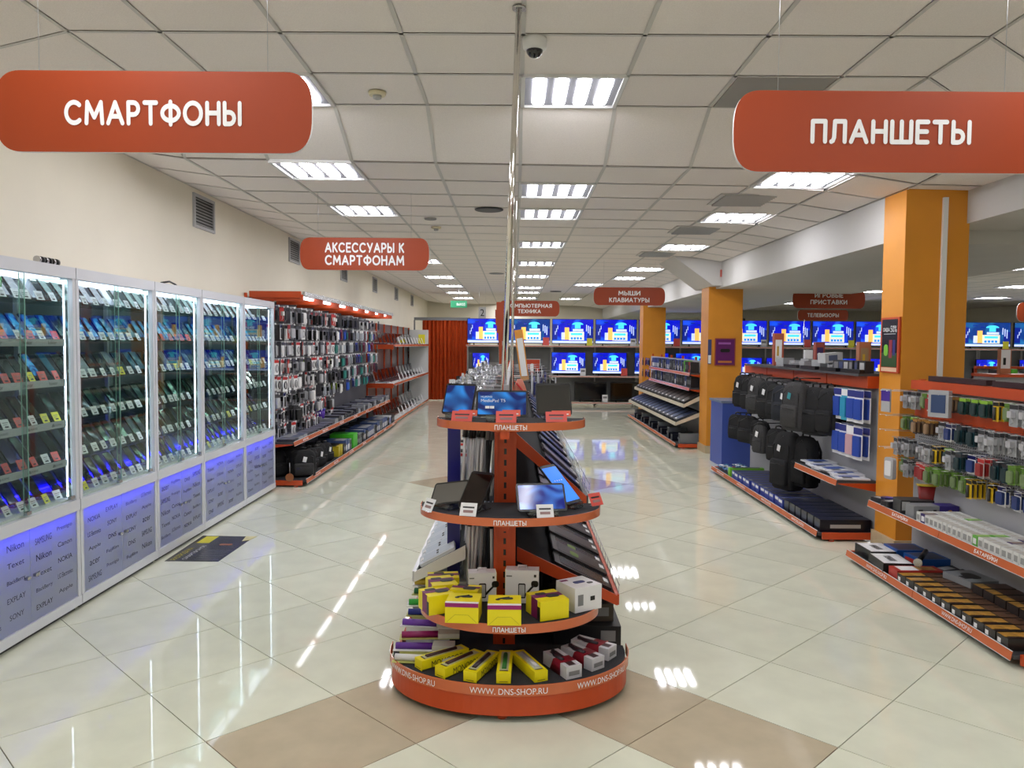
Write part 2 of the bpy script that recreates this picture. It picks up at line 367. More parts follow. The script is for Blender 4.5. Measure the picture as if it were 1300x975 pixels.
def bar(x0, y0, x1, y1, along):
    e = .012
    z = lambda x, y: zc(x, y)-.001
    n = 1
    if along == 'y': grid.poly([(x0-e, y0, z(x0, y0)), (x0+e, y0, z(x0, y0)), (x1+e, y1, z(x1, y1-1e-4)), (x1-e, y1, z(x1, y1-1e-4))][::-1], CG)
    else: grid.poly([(x0, y0-e, z(x0, y0)), (x1, y0-e, z(x1, y0)), (x1, y0+e, z(x1, y0)), (x0, y0+e, z(x0, y0))][::-1], CG)
for k in range(len(ysn)-1):
    for ix, x in enumerate(xsn): bar(x, ysn[k], x, ysn[k+1], 'y')
for ix, x in enumerate(xs): bar(x if ix not in (1, 9) else xsn[ix], 5.27, x, 5.83, 'y')
for k in range(len(ysf)-1):
    for x in xs: bar(x, ysf[k], x, ysf[k+1], 'y')
for y in ysn: [bar(xsn[i], y, xsn[i+1], y, 'x') for i in range(len(xs)-1)]
for y in ysf: [bar(xs[i], y, xs[i+1], y, 'x') for i in range(len(xs)-1)]
stuff(tiles_far.build('ceiling_tile_field', ceil)); stuff(grid.build('ceiling_runner', ceil))

# recessed lamps
def lamp_mesh():
    f = MB(); a = .30
    for s in (-1, 1):
        f.box(-a, a, s*a-.012, s*a+.012, -.012, .02, WHITE); f.box(s*a-.012, s*a+.012, -a, a, -.012, .02, WHITE)
    d = MB().box(-a, a, -a, a, .004, .012, REFL)
    t = MB().prism(rr(.078, .5, .038, 4), -.006, .002, TUBE)
    return f.mesh('lamp_frame'), d.mesh('reflector'), t.mesh('lamp_tube')
LF, LD, LT = lamp_mesh()
LIGHTS += [(0, x, x+.617, y, y+.6) for x, y in ((7.0, 11.4), (9.4, 15.0), (11.0, 18.5), (7.3, 16.6), (9.6, 11.4), (6.6, 7.2), (9.4, 7.2), (12.2, 14), (4.9+1.2, 3.0), (9.4, 3.0), (6.6, -1), (10, -1), (12.2, 9.5), (7.3, 21.5), (4.0, 19), (4.0, 23))]
LIGHTS.sort(key=lambda l: (round(l[1], 1), l[3]))
names = {2: 'wall-side lamp row', 5: 'middle lamp row', 8: 'lamp row by the orange columns', 7: 'short lamp row short of the television racks', 4: 'gap above the number 2 sign'}
cnt = {}
for (ix, x0, x1, y0, y1) in LIGHTS:
    xx, yy = (x0+x1)/2, (y0+y1)/2; z = zc(xx, yy)
    key = ix; cnt[key] = cnt.get(key, 0)+1
    lab = ('glowing square four-tube ceiling lamp, %s in the %s' % (ordn(cnt[key]-1), names[ix])) if ix else 'glowing square four-tube ceiling lamp, %s beyond the white soffit' % ordn(cnt[key]-1)
    t = thing('ceiling_lamp', lab, 'lamp', (xx, yy, z), 0, 'square lamps recessed in the tile ceiling')
    link('lamp_frame', LF, t); link('reflector', LD, t)
    for k in range(4): link('lamp_tube', LT, t, (-.2+.133*k, 0, 0))

# right-hand beams / soffit
struct(MB().box(2.94, 5.3, 6.35, 26.6, 2.42, 2.80, SOFF).build('beam'))
struct(MB().box(3.40, 5.6, -4, 6.4, 2.53, 2.80, SOFF).build('beam'))
# columns
def column(name, x0, x1, y0, y1, zt):
    o = struct(MB().box(x0, x1, y0, y1, 0, zt, COLM).build(name))
    struct(MB().box(x0-.02, x1+.02, y0-.02, y1+.02, 0, .11, SKIRT).build('skirting', o)); return o
c1 = column('column', 2.94, 3.42, 6.0, 6.35, 2.80)
MB().box(3.21, 3.245, 5.975, 6.0, .9, 2.72, WHITE).build('cable_duct', c1)
column('column', 2.84, 3.34, 11.6, 12.05, 2.78); column('column', 2.84, 3.34, 17.5, 17.95, 2.78)
# boxed capitals where the beams meet the middle column
mb = MB()
mb.box(2.82, 3.44, 11.3, 12.4, 2.45, 2.80, SOFF)
mb.prism([(2.25, 2.86), (2.82, 2.45), (2.82, 2.86)], -12.4, -11.3, SOFF, M=Matrix(((1,0,0,0),(0,0,-1,0),(0,1,0,0),(0,0,0,1))))
struct(mb.build('beam'))
# ---------------------------------------------------------------- hanging signs
def sign(words, x0, x1, z0, z1, y, label, tsize, zt=None, group='orange department signs', tx=None):
    cx, cz, wd, h = (x0+x1)/2, (z0+z1)/2, x1-x0, z1-z0
    t = thing('hanging_sign', label, 'sign', (cx, y, cz), 0, None)
    o = []; r = h*.24; bul = h*.10
    def side(s):
        A = .34*h; p = []
        for k in range(25):
            a = math.pi/2-math.pi*k/24; c_, s2 = abs(math.cos(a))**.82, abs(math.sin(a))**.68*(1 if a > 0 else -1)
            p.append((s*(wd/2-A+A*c_), h/2*s2))
        return p
    o = side(1)+side(-1)[::-1]
    MB().prism(o, -.008, .008, SIGN, M=T(0, 0, 0, R(90)), side=WHITE).build('sign_board', t)
    for tt, tw, th, dx, dz in tsize: text(tt, tw, th*1.02, WTXT, 'lettering', t, T(dx, -.0095, dz), bold=.008, fat=.05)
    zt = zt if zt else zc(cx, y)
    for s in (-.36, .36): MB().tube([(s*wd, 0, h/2), (s*wd, 0, zt-cz)], .0012, WIRE, 4).build('wire', t)
    return t
sign('', -1.955, -.765, 2.305, 2.605, 3.0, 'large orange sign reading СМАРТФОНЫ above the glass phone cabinets', [('СМАРТФОНЫ', .665, .092, .0, -.005)])
sign('', .812, 1.985, 2.25, 2.55, 3.0, 'large orange sign reading ПЛАНШЕТЫ hanging before the nearest orange column', [('ПЛАНШЕТЫ', .60, .09, .0, -.0)])
sign('', -1.90, -.76, 2.235, 2.52, 7.0, 'orange two-line sign reading АКСЕССУАРЫ К СМАРТФОНАМ over the accessory wall', [('АКСЕССУАРЫ К', .70, .088, .0, .055), ('СМАРТФОНАМ', .70, .088, .0, -.055)])
sign('', -.285, .81, 2.095, 2.38, 14.4, 'orange sign reading КОМПЬЮТЕРНАЯ ТЕХНИКА partly behind the chrome pole', [('КОМПЬЮТЕРНАЯ', .82, .07, 0, .05), ('ТЕХНИКА', .42, .07, 0, -.05)])
sign('', 1.21, 2.31, 2.20, 2.475, 12.2, 'orange sign reading МЫШИ КЛАВИАТУРЫ beside the farthest orange column', [('МЫШИ', .34, .07, 0, .05), ('КЛАВИАТУРЫ', .62, .07, 0, -.055)])
sign('', 4.38, 5.52, 2.19, 2.48, 12.5, 'orange sign reading ИГРОВЫЕ ПРИСТАВКИ under the white soffit', [('ИГРОВЫЕ', .45, .07, 0, .06), ('ПРИСТАВКИ', .58, .07, 0, -.045)], zt=2.42)
sign('', 4.48, 5.28, 2.0, 2.17, 12.54, 'small orange sign reading ТЕЛЕВИЗОРЫ below a bigger sign', [('ТЕЛЕВИЗОРЫ', .5, .06, 0, 0)], zt=2.42)
sign('', 7.6, 8.7, 1.99, 2.28, 12, 'orange sign cut by the picture edge right of the nearest column', [('ЗВУК', .6, .09, 0, 0)])

# pole, dome camera, detectors, speaker, grilles, exit sign, number board
def pole(b, t, r, n, label, fl_=True):
    o = thing(n, label, 'pole', b); d = Vector(t)-Vector(b)
    MB().tube([(0, 0, 0), d], r, CHROME, 14).build('pole_tube', o)
    if fl_:
        MB().tube([d-Vector((0, 0, .012)), d], .032, STEEL, 16).build('ceiling_flange', o)
        MB().tube([(0, 0, 0), (0, 0, .02)], .03, STEEL, 16).build('base_collar', o)
    return o
pole((-.055, 3.86, 1.272), (.008, 3.74, 3.16), .0145, 'support_pole', 'tall chrome pole from the round tablet stand up to the ceiling')
pole((-.02, 4.5, 1.30), (.0, 4.5, 2.4), .008, 'banner_pole', 'thin chrome rod close behind the tall chrome pole', False)
t = thing('dome_camera', 'white dome security camera on the ceiling beside the pole', 'camera', (.09, 4.12, ZN))
MB().tube([(0, 0, 0), (0, 0, -.012), (0, 0, -.05), (0, 0, -.06)], [.062, .064, .06, .045], WHITE, 18).build('housing', t)
MB().tube([(0, 0, -.055), (0, 0, -.075), (0, 0, -.09), (0, 0, -.098)], [.044, .04, .027, .008], GLOSSB, 16).build('lens_dome', t)
for x, y, l in ((-.87, 5.0, 'cream smoke detector near the first ceiling step'), (-.9, 9.0, 'small grey smoke detector above the accessory wall sign')):
    t = thing('smoke_detector', l, 'detector', (x, y, zc(x, y)))
    MB().tube([(0, 0, 0), (0, 0, -.012), (0, 0, -.022)], [.055, .055, .05], mat('cream_plastic', (222, 212, 178), .5), 18).build('housing', t)
    MB().tube([(0, 0, -.02), (0, 0, -.04), (0, 0, -.045)], [.028, .026, .015], LGREY, 12).build('sensor', t)
def disc(x, y, r, m, name, l, cat):
    t = thing(name, l, cat, (x, y, zc(x, y)))
    MB().tube([(0, 0, 0), (0, 0, -.012)], r, m, 20).build('grille', t); MB().tube([(0, 0, -.001), (0, 0, -.008)], r*1.08, LGREY if m is not DARK else BLACK, 20).build('rim', t)
disc(-.26, 7.75, .13, DARK, 'ceiling_speaker', 'black round ceiling speaker next to the pole', 'speaker')
disc(-.9, 8.4, .06, GREY, 'ceiling_detector', 'small round grey plate on the ceiling left of the speaker', 'detector')
disc(1.0, 19.5, .13, DARK, 'ceiling_speaker', 'far black round ceiling speaker above the television racks', 'speaker')
disc(-.35, 14.8, .13, GREY, 'ceiling_speaker', 'grey round ceiling speaker halfway down the aisle', 'speaker')
for i, (x, y) in enumerate(((2.0, 7.0), (2.0, 8.85), (2.0, 11.2))):
    t = thing('ceiling_vent', 'slatted ceiling air vent, %s down the row by the orange columns' % ordn(i), 'vent', (x, y, zc(x, y)), 0, 'slatted ceiling vents')
    MB().box(-.26, .26, -.26, .26, -.004, .002, CG).build('vent_frame', t)
    for k in range(9): MB().box(-.22, .22, -.01, .012, -.02, -.004, LGREY, M=T(0, -.22+.055*k, 0, R(30))).build('slat', t)
t = thing('blank_panel', 'flat dull grey ceiling panel beside the right-hand sign wire', 'panel', (1.58, 4.97, ZN)); MB().box(-.29, .29, -.29, .29, -.003, .003, mat('dull_panel', (146, 142, 138), .5)).build('panel_sheet', t)
t = thing('exit_sign', 'small green lit exit sign hanging near the far wall', 'sign', (-1.32, 18.6, 2.51))
MB().box(-.19, .19, -.02, .02, -.08, .08, C(40, 130, 90, .5, .25)).build('lit_face', t); text('ВЫХОД', .2, .06, WTXT, 'lettering', t, T(.05, -.022, 0)); MB().tube([(0, 0, .08), (0, 0, .4)], .004, WIRE, 5).build('hanger', t)
t = thing('number_board', 'small hanging board with the number 2', 'sign', (-.76, 18.4, 2.31))
MB().box(-.085, .085, -.01, .01, -.13, .13, LGREY).build('board', t); text('2', .09, .16, BLACK, 'numeral', t, T(0, -.012, 0), bold=.04)
for s in (-.07, .07): MB().tube([(s, 0, .13), (s, 0, .6)], .002, WIRE, 4).build('wire', t)
# wall vents
for i, y in enumerate((7.5, 10.55, 13.6, 16.6, 19.6, 22.6)):
    t = thing('wall_vent', 'metal wall vent under the ceiling, %s from the phone cabinets' % ordn(i), 'vent', (WX, y, 2.80), R(90), 'square wall vents')
    for a in ((-.25, .25, -.155, -.13), (-.25, .25, .13, .155), (-.25, -.21, -.13, .13), (.21, .25, -.13, .13)): pass
    f = MB(); f.box(-.25, .25, -.018, 0, -.155, -.128, LGREY).box(-.25, .25, -.018, 0, .128, .155, LGREY).box(-.25, -.215, -.018, 0, -.128, .128, LGREY).box(.215, .25, -.018, 0, -.128, .128, LGREY)
    f.build('vent_frame', t); MB().box(-.215, .215, -.004, 0, -.128, .128, BLACK).build('duct_opening', t)
    for k in range(9): MB().box(-.215, .215, -.008, .006, -.004, .0, LGREY, M=T(0, -.008, -.112+.028*k, R(35))).build('slat', t)

# ---------------------------------------------------------------- phones, tags
def phone_proto(body, screen, label):
    tl = T(0, 0, 0, R(-48))      # leaning back: local plate in XZ facing -Y
    P = T(0, .02, .016) @ Matrix.Rotation(R(-34), 4, 'X') @ Matrix.Rotation(R(90), 4, 'X')
    b = MB().prism(rr(.078, .158, .009, 2, 0, .079), -.004, .004, body, M=P).build('smartphone')
    tag(b, label, 'phone')
    s = MB().poly([P @ Vector((x, y, .0046)) for x, y in rr(.071, .148, .006, 2, 0, .079)], screen).build('screen', b)
    a = MB().box(-.03, .03, 0, .12, -.0065, -.005, ACR, M=P).box(-.03, .03, 0, .11, 0, .002, ACR).box(-.03, .03, .0, .002, 0, .02, ACR).build('stand', b)
    return proto(b, s, a)
def scr(name, c1, c2, e=.5, scale=8):
    """a lit display picture: two-colour soft waves"""
    m = bpy.data.materials.new(name); m.use_nodes = True; nt = m.node_tree; b = nt.nodes['Principled BSDF']; b.inputs['Roughness'].default_value = .1
    b.inputs['Base Color'].default_value = (.01, .01, .012, 1)
    tc = nt.nodes.new('ShaderNodeTexCoord'); n = nt.nodes.new('ShaderNodeTexNoise'); n.inputs['Scale'].default_value = scale; n.inputs['Distortion'].default_value = 1.2; n.inputs['Detail'].default_value = .5
    r = nt.nodes.new('ShaderNodeValToRGB'); r.color_ramp.elements[0].color = lin(c1)+(1,); r.color_ramp.elements[1].color = lin(c2)+(1,)
    r.color_ramp.elements[0].position = .4; r.color_ramp.elements[1].position = .62
    nt.links.new(tc.outputs['Object'], n.inputs['Vector']); nt.links.new(n.outputs['Fac'], r.inputs[0]); nt.links.new(r.outputs[0], b.inputs['Emission Color'])
    b.inputs['Emission Strength'].default_value = e; return m
SB = scr('blue_wallpaper', (8, 40, 130), (70, 170, 230), .8, 14); SW = scr('pale_wallpaper', (130, 150, 170), (210, 220, 235), .35, 10)
SK = mat('off_screen', (16, 16, 20), .08, coat=.5); SD = mat('grey_display', (58, 60, 66), .12, coat=.4); SR = mat('brown_display', (70, 44, 40), .12, coat=.4)
SG = mat('green_back', (30, 70, 70), .15, coat=.4); SBL = mat('blue_back', (60, 130, 180), .15, coat=.4); SPR = mat('purple_back', (60, 50, 110), .15, coat=.4); SSI = mat('silver_back', (150, 155, 162), .2, coat=.4)
PH = {}
for nm, b_, s_ in (('black', BLACK, SK), ('dark grey', DARK, SD), ('brown', BLACK, SR), ('green', BLACK, SG), ('light blue', DARK, SBL), ('violet', BLACK, SPR), ('silver', LGREY, SSI), ('bright-screened', BLACK, SW), ('blue-screened', BLACK, SB)):
    PH[nm] = phone_proto(b_, s_, '')
def tag_proto(m, name='price_tag'):
    P = T(0, -.012, .0) @ Matrix.Rotation(R(-25), 4, 'X')
    mb = MB().box(-.031, .031, 0, .0015, 0, .056, m, M=P); mb.box(-.02, .02, -.0006, 0, .034, .038, GREY, M=P).box(-.02, .012, -.0006, 0, .024, .027, GREY, M=P).box(-.014, .014, -.0006, 0, .008, .017, DARK, M=P)
    return proto(tag(mb.build(name), '', 'price tag'))
TG = {'white': tag_proto(PAPER), 'red': tag_proto(TAGR), 'yellow': tag_proto(TAGY)}
place_n = {}
def place(p, loc, rz, label, group=None):
    if not p.get('_used'):
        p.location = loc; p.rotation_euler = (0, 0, rz); p['label'] = label; p['_used'] = 1
        if group: p['group'] = group
        return p
    return dup(p, loc, rz, label, group)

# ---------------------------------------------------------------- glass cabinets (front at x = -2.57)
CY = [3.66, 4.62, 5.63, 6.48, 7.49, 8.43]; FX, BX = -2.57, -2.925
CABN = ['nearest', 'second', 'third', 'fourth', 'last']
LOGOS = ['LG Electronics', 'DNS', 'Nikon', 'NOKIA', 'SONY', 'SAMSUNG', 'Canon', 'EXPLAY', 'acer', 'Prestigio', 'BlackBerry', 'Apple', 'Fujifilm', 'Texet']
SHZ = [.70, .90, 1.13, 1.37, 1.60, 1.82]
for ci in range(5):
    y0, y1 = CY[ci]+.004, CY[ci+1]-.004; L = y1-y0; D = FX-BX
    t = thing('display_cabinet', '%s white-framed glass phone cabinet with frosted lower doors along the cream wall' % CABN[ci], 'cabinet', (FX, y0, 0), 0, None)
    f = MB(); p = .03                                  # frame: x from -D to 0, y from 0 to L
    for yy in (0, L-p):
        f.box(-p, 0, yy, yy+p, .03, 2.02, ALU); f.box(-D, -D+p, yy, yy+p, .03, 2.02, ALU)
    f.box(-D, .004, 0, L, 1.955, 2.02, ALU).box(-D, .004, 0, L, .595, .66, ALU).box(-D, .004, 0, L, .03, .085, ALU)
    f.box(-D, -.03, .02, L-.02, .0, .03, BLACK)
    f.build('frame', t)
    MB().box(-D, -D+.006, p, L-p, .085, 1.955, BACKM).build('back_panel', t)
    for yy, n in ((.008, 0), (L-.012, 1)): MB().box(-D+p, -p, yy, yy+.004, .66, 1.955, GL).build('side_pane', t)
    MB().box(-D+p, -p, .008, .012, .085, .595, FR).box(-D+p, -p, L-.012, L-.008, .085, .595, FR).build('lower_side', t)
    MB().box(-D+.01, -p, p, L-p, .655, .672, WHITE).build('deck', t)
    for sz in SHZ[1:]:
        MB().box(-D+.02, -.045, .02, L-.02, sz-.006, sz, GSH).build('glass_shelf', t)
    # sliding glass doors above, frosted doors below
    for a, b, x in ((p, L/2+.015, -.012), (L/2-.015, L-p, -.022)):
        d = MB().box(x-.002, x+.002, a, b, .665, 1.95, GL).build('glass_door', t)
        ee = b if x > -.02 else a
        MB().box(x-.0022, x+.0022, ee-.0012, ee+.0012, .665, 1.95, mat('glass_edge', (150, 190, 175), .2)).build('door_edge', d)
        MB().box(x, x+.018, (a+b)/2+.18, (a+b)/2+.22, .672, .690, STEEL).build('lock', d)
    for a, b in ((p+.002, L/2-.002), (L/2+.002, L-p-.002)):
        d = MB().box(-.012, -.006, a, b, .088, .592, FR).build('frosted_door', t)
        k = 0
        for col in range(2):
            for row in range(5):
                lg = LOGOS[(ci*5+row*3+col*4+int(a > .3)*7) % len(LOGOS)]
                wd = min(.15, .022*len(lg)+.03)
                text(lg, wd, .028 if lg not in ('SAMSUNG', 'Nikon') else .036, GTXT if (row+col) % 3 else mat('dark_letters', (42, 44, 56), .5), 'logo_print', d, T(-.0048, a+(b-a)*(.27+.46*col), .15+.09*row+.02*col, 0, 0, R(90)), bold=.01)
        MB().box(-.006, .012, (b-.05) if a < .3 else a+.02, (b-.02) if a < .3 else a+.05, .33, .345, STEEL).build('handle', d)
    # cold led strip at the far upright, blue led strips under the deck
    s = MB().box(-.05, -.044, L-.042, L-.036, .68, 1.93, LED).build('led_or_fill_strip', t)
    MB().box(-.30, -.06, .05, L-.05, 1.951, 1.955, CABFILL).build('led_or_fill_strip', t)  # added glowing fill panel under the top, brightens the shelves; no real led here
    MB().box(-.075, -.055, .05, L-.05, .582, .588, BLED).build('blue_led_strip', t)
    MB().box(-D+.02, -D+.032, .05, L-.05, .68, .69, BLED).build('blue_led_strip', t)
    # contents behind the frosted doors
    for q in range(3): tag(MB().box(-.1, .1, -.14, .14, 0, .16, (WHITE, PUR, RED)[q]).build('stored_box', None, (FX-.2, y0+.2+.3*q, .086), R(random.uniform(-8, 8))), 'carton blurred behind the frosted doors of the %s glass cabinet, %s from near' % (CABN[ci], ordn(q)), 'box', 'cartons behind the frosted doors')
    # phones on every shelf
    for si, sz in enumerate([.6735]+SHZ[1:]):
        n = int((L-.12)/.1) if si < 5 else int((L-.12)/.118)
        for k in range(n):
            y = y0+.085+(L-.17)*k/(n-1)+random.uniform(-.006, .006)
            if ci == 0 and si == 5 and k < 4: continue
            rnd = random.random()
            if si == 5: nm = 'bright-screened' if rnd < .75 else 'silver'
            elif si == 4: nm = 'blue-screened' if rnd < .55 else random.choice(['light blue', 'dark grey', 'brown'])
            elif ci == 0 and si == 3: nm = random.choice(['light blue', 'blue-screened', 'dark grey'])
            elif si == 3: nm = random.choice(['dark grey', 'green', 'silver', 'brown', 'light blue'])
            elif si == 2: nm = random.choice(['green', 'dark grey', 'black', 'black', 'brown'])
            elif si == 1: nm = random.choice(['black', 'black', 'violet', 'dark grey'])
            else: nm = random.choice(['black', 'violet', 'brown', 'dark grey'])
            pos = '%s along %s shelf up, %s cabinet' % (ordn(k), ordn(si), CABN[ci])
            place(PH[nm], (-2.735+random.uniform(-.006, .006), y, sz), R(90+random.uniform(-4, 4)), '%s smartphone on clear stand, %s' % (nm, pos), 'phones in the glass cabinets')
            r2 = random.random()
            tm_ = 'red' if (ci == 0 and si in (1, 2, 3, 4) and r2 < .6) or (ci in (2,) and si == 4) else ('yellow' if r2 > .93 else 'white')
            place(TG[tm_], (-2.655, y+random.uniform(-.005, .015), sz), R(90+random.uniform(-8, 8)), '%s price tag below the smartphone, %s' % (tm_, pos), 'price tags in the glass cabinets')
    if ci == 0:
        for k, sz in enumerate((.90, 1.13, 1.37, 1.60)):
            s = MB().box(-.05, -.04, .03, L-.05, sz-.035, sz+.004, LGREY).build('brand_shelf_front', t)
            for dy in (.3, .55, .78):
                if k >= 2: text('honor', .08, .02, BLACK, 'lettering', s, T(-.0385, dy, sz-.016, 0, 0, R(90)), bold=.01)
                else:
                    text('HUAWEI', .06, .012, BLACK, 'lettering', s, T(-.0385, dy+.04, sz-.016, 0, 0, R(90)))
                    fp = MB()
                    for a in range(-3, 4):
                        an = R(a*25); fp.poly([Vector((-.038, dy-.01, sz-.024)), Vector((-.038, dy-.01+.014*math.sin(an-.15), sz-.024+.016*math.cos(an-.15))), Vector((-.038, dy-.01+.017*math.sin(an), sz-.024+.019*math.cos(an))), Vector((-.038, dy-.01+.014*math.sin(an+.15), sz-.024+.016*math.cos(an+.15)))], BLACK)
                    fp.build('fan_emblem', s)
        for k, (cc, nm) in enumerate((((16, 18, 60), 'dark blue'), ((16, 18, 60), 'dark blue'), ((34, 120, 44), 'green'), ((34, 120, 44), 'green'))):
            m_ = C(*cc, .4); q = MB().box(-.058, .058, -.02, .02, 0, .115, m_)
            q.box(-.045, .045, -.0206, -.02, .07, .095, PAPER).box(-.03, .02, -.0206, -.02, .05, .055, PAPER).prism(rr(.05, .03, .012, 3, 0, .025), .0200, .0208, GREY, M=T(0, 0, 0, R(90)))
            tag(q.build('phone_box', None, (-2.78, y0+.15+.125*k, 1.82), R(90)), '%s printed phone box on the nearest cabinet\'s top shelf, %s from near' % (nm, ordn(k)), 'box', 'printed boxes on the top cabinet shelf')
            place(TG['white' if k else 'red'], (-2.66, y0+.17+.125*k, 1.82), R(90), '%s price tag before the %s printed phone box on the top shelf' % ('white' if k else 'red', ordn(k)), 'price tags in the glass cabinets')
# small things lying on the cabinets
t = thing('cable_connector', 'black and silver power connector lying on top of the nearest glass cabinet', 'connector', (-2.62, 4.45, 2.02))
for k in range(6): MB().tube([(0, -.12+.035*k, .02), (0, -.10+.035*k, .02)], .02, (STEEL, BLACK)[k % 2], 10).build('ribbed_section', t)
t = tag(MB().tube([(0, -.1, .008), (.02, 0, .025), (-.01, .06, .03), (.01, .12, .012), (.0, .16, .01)], .007, BLACK, 6).build('cable', None, (-2.62, 5.95, 2.02)), 'black cable lying on top of the third glass cabinet', 'cable')

# floor poster by the cabinets
t = thing('floor_sticker', 'black floor advertisement sticker with yellow mark beside the second glass cabinet', 'sticker', (-2.36, 6.02, 0))
MB().prism([(-.17, -.38), (.22, -.38), (.24, .36), (-.19, .38)], .0002, .0016, mat('sticker_black', (30, 30, 34), .25, noise=.2, nscale=8)).build('sheet', t)
MB().box(-.15, -.05, .14, .36, .0016, .002, C(210, 200, 40)).build('yellow_logo', t)
text('РАСПРОДАЖА', .34, .05, C(190, 180, 50), 'lettering', t, T(-.12, -.18, .0022, R(-90), 0, R(90))); text('СМАРТФОНОВ', .4, .035, LGREY, 'lettering', t, T(-.05, -.14, .0022, R(-90), 0, R(90)))
MB().prism([(.19, .20), (.24, .24), (.26, .36), (.17, .36)], .002, .004, C(200, 190, 130)).build('torn_corner', t)
MB().prism(rr(.10, .05, .02, 4, .10, .1), .0016, .002, C(150, 90, 50)).build('orange_glow_print', t)
for k in range(6): MB().box(.02, .2, -.33+.05*k, -.325+.05*k, .0016, .0019, GREY).build('text_line', t)
# ---------------------------------------------------------------- racks
def lipstrip(par, xf, y0, y1, z, s, words=(), bay=.98, h=.045):
    """angled orange price strips on a shelf edge: s=+1 faces +x, -1 faces -x; one per bay"""
    n = max(1, round((y1-y0)/bay)); L = (y1-y0)/n
    for k in range(n):
        a, b = y0+L*k+.003, y0+L*(k+1)-.003
        q = MB(); M_ = T(xf, 0, z) @ Matrix.Rotation(R(-12*s), 4, 'Y')
        q.box(-.002, .002, a, b, -h/2, h/2, LIP, M=M_).box(-.003, .003, a, b, -h/2-.003, -h/2, WHITE, M=M_).box(-.003, .003, a, b, h/2, h/2+.003, WHITE, M=M_)
        st = q.build('price_strip', par)
        if words:
            wd = words[k % len(words)]
            text(wd, min(.3, .024*len(wd)), h*.5, WTXT, 'lettering', st, M_ @ T(.0032*s, (a+b)/2, 0, 0, 0, R(90*s)), bold=.02)
def side_rack(label, xf, xb, y0, y1, ztop, peg=(.1, 1.3), words=(), near_foot=True, canopy=False, s=1, strips=True, pm=None):
    """wall or island rack; s=+1 front faces +x, -1 front faces -x.  Local frame = world."""
    t = thing('shop_rack', label, 'rack', (0, 0, 0)); lo, hi = min(xf, xb), max(xf, xb); n = max(1, round((y1-y0)/.98)); L = (y1-y0)/n
    b = MB(); b.box(xb-.012, xb+.012, y0, y1, peg[0], peg[1], pm or PEG); bp = b.build('back_panel', t)
    for k in range(n+1):
        yy = y0+L*k; MB().box(xb-.012-.035*s-.012, xb+.012-.035*s, yy-.015, yy+.015, .0, ztop, ORANGE).build('upright', t)
    d = MB().box(lo+.01, hi-.01, y0, y1, .045, .065, FELT if s > 0 else SHELFM); d.build('base_shelf', t)
    x1 = xf-.012*s
    for k in range(n+1):
        yy = y0+L*k
        f = MB().box(min(x1-.10*s, x1-.115*s), max(x1-.10*s, x1-.115*s), yy-.012, yy+.012, 0.006, .045, STEEL).tube([(x1-.107*s, yy, 0), (x1-.107*s, yy, .008)], .025, ORANGE if k == 0 else STEEL, 10); f.build('foot', t)
    for yy, q in ((y0, -1), (y1, 1)): MB().box(min(xb+.05*s, x1-.03*s), max(xb+.05*s, x1-.03*s), yy-.02 if q < 0 else yy, yy if q < 0 else yy+.02, .018, .072, ORANGE).build('end_plate', t)
    if strips: lipstrip(t, xf, y0, y1, .062, s, words)
    return t
def shelf(t, xf, xb, y0, y1, z, s, words=(), m=None, arm=.07, strips=True):
    lo, hi = min(xf, xb), max(xf, xb)
    o = MB().box(lo+.004, hi-.004, y0, y1, z-.02, z, m or SHELFM).build('shelf', t)
    for yy in (y0, y1-.004): MB().prism([(xf-.01*s, z-.022), (xb, z-.022), (xb, z-.022-arm), (xf-.02*s, z-.03)][::s], -yy-.004, -yy, ORANGE, M=Matrix(((1,0,0,0),(0,0,-1,0),(0,1,0,0),(0,0,0,1)))).build('bracket', o)
    if strips: lipstrip(o, xf, y0, y1, z-.018, s, words)
    return o
# carded packs: local frame faces -Y, top at z=0 (hook point), hangs down
def pack(w, h, d, card, head, prod, kind, m2=None, bag=False, nm='hanging_pack'):
    q = MB(); q.box(-w/2, w/2, -.001, .001, -h, 0, card)
    q.box(-w/2, w/2, -.0018, -.001, -h*.22, -.004, head)
    q.build
    o = q.build(nm)
    c = MB()
    if kind == 'case': c.prism(rr(w*.78, h*.62, .008, 2, 0, -h*.58), .002, d, prod, M=T(0, 0, 0, R(90)))
    elif kind == 'cable':
        for k in range(2): c.tube([(math.cos(a)*w*(.3-.05*k), -.008-.003*k, -h*.58+math.sin(a)*h*.25) for a in [i*math.pi/5 for i in range(11)]], .004, prod, 5, False)
    elif kind == 'plug': c.prism(rr(w*.5, h*.3, .006, 2, 0, -h*.45), .002, d, prod, M=T(0, 0, 0, R(90))); c.tube([(0, -.01, -h*.6), (.01, -.01, -h*.8), (-.01, -.01, -h*.9)], .004, prod, 5)
    elif kind == 'blister': c.loft([[(x*.9, -.001, y) for x, y in rr(w*.8, h*.66, .01, 2, 0, -h*.58)], [(x*.8, -d, y) for x, y in rr(w*.8, h*.62, .01, 2, 0, -h*.58)]], prod)
    elif kind == 'pen': c.tube([(0, -.01, -h*.28), (0, -.01, -h*.93)], .009, prod, 8)
    p = c.build('product', o)
    if m2: MB().box(-w*.3, w*.3, -d-.0012, -d, -h*.75, -h*.5, m2).build('printed_label', o); KIDS[o.name] = [p, o.children[-1]] if o.children else [p]
    tag(o, '', 'package'); return proto(o, *[c_ for c_ in bpy.data.objects if c_.parent is o]) if m2 else proto(o, p)
W_, K_ = PAPER, BLACK
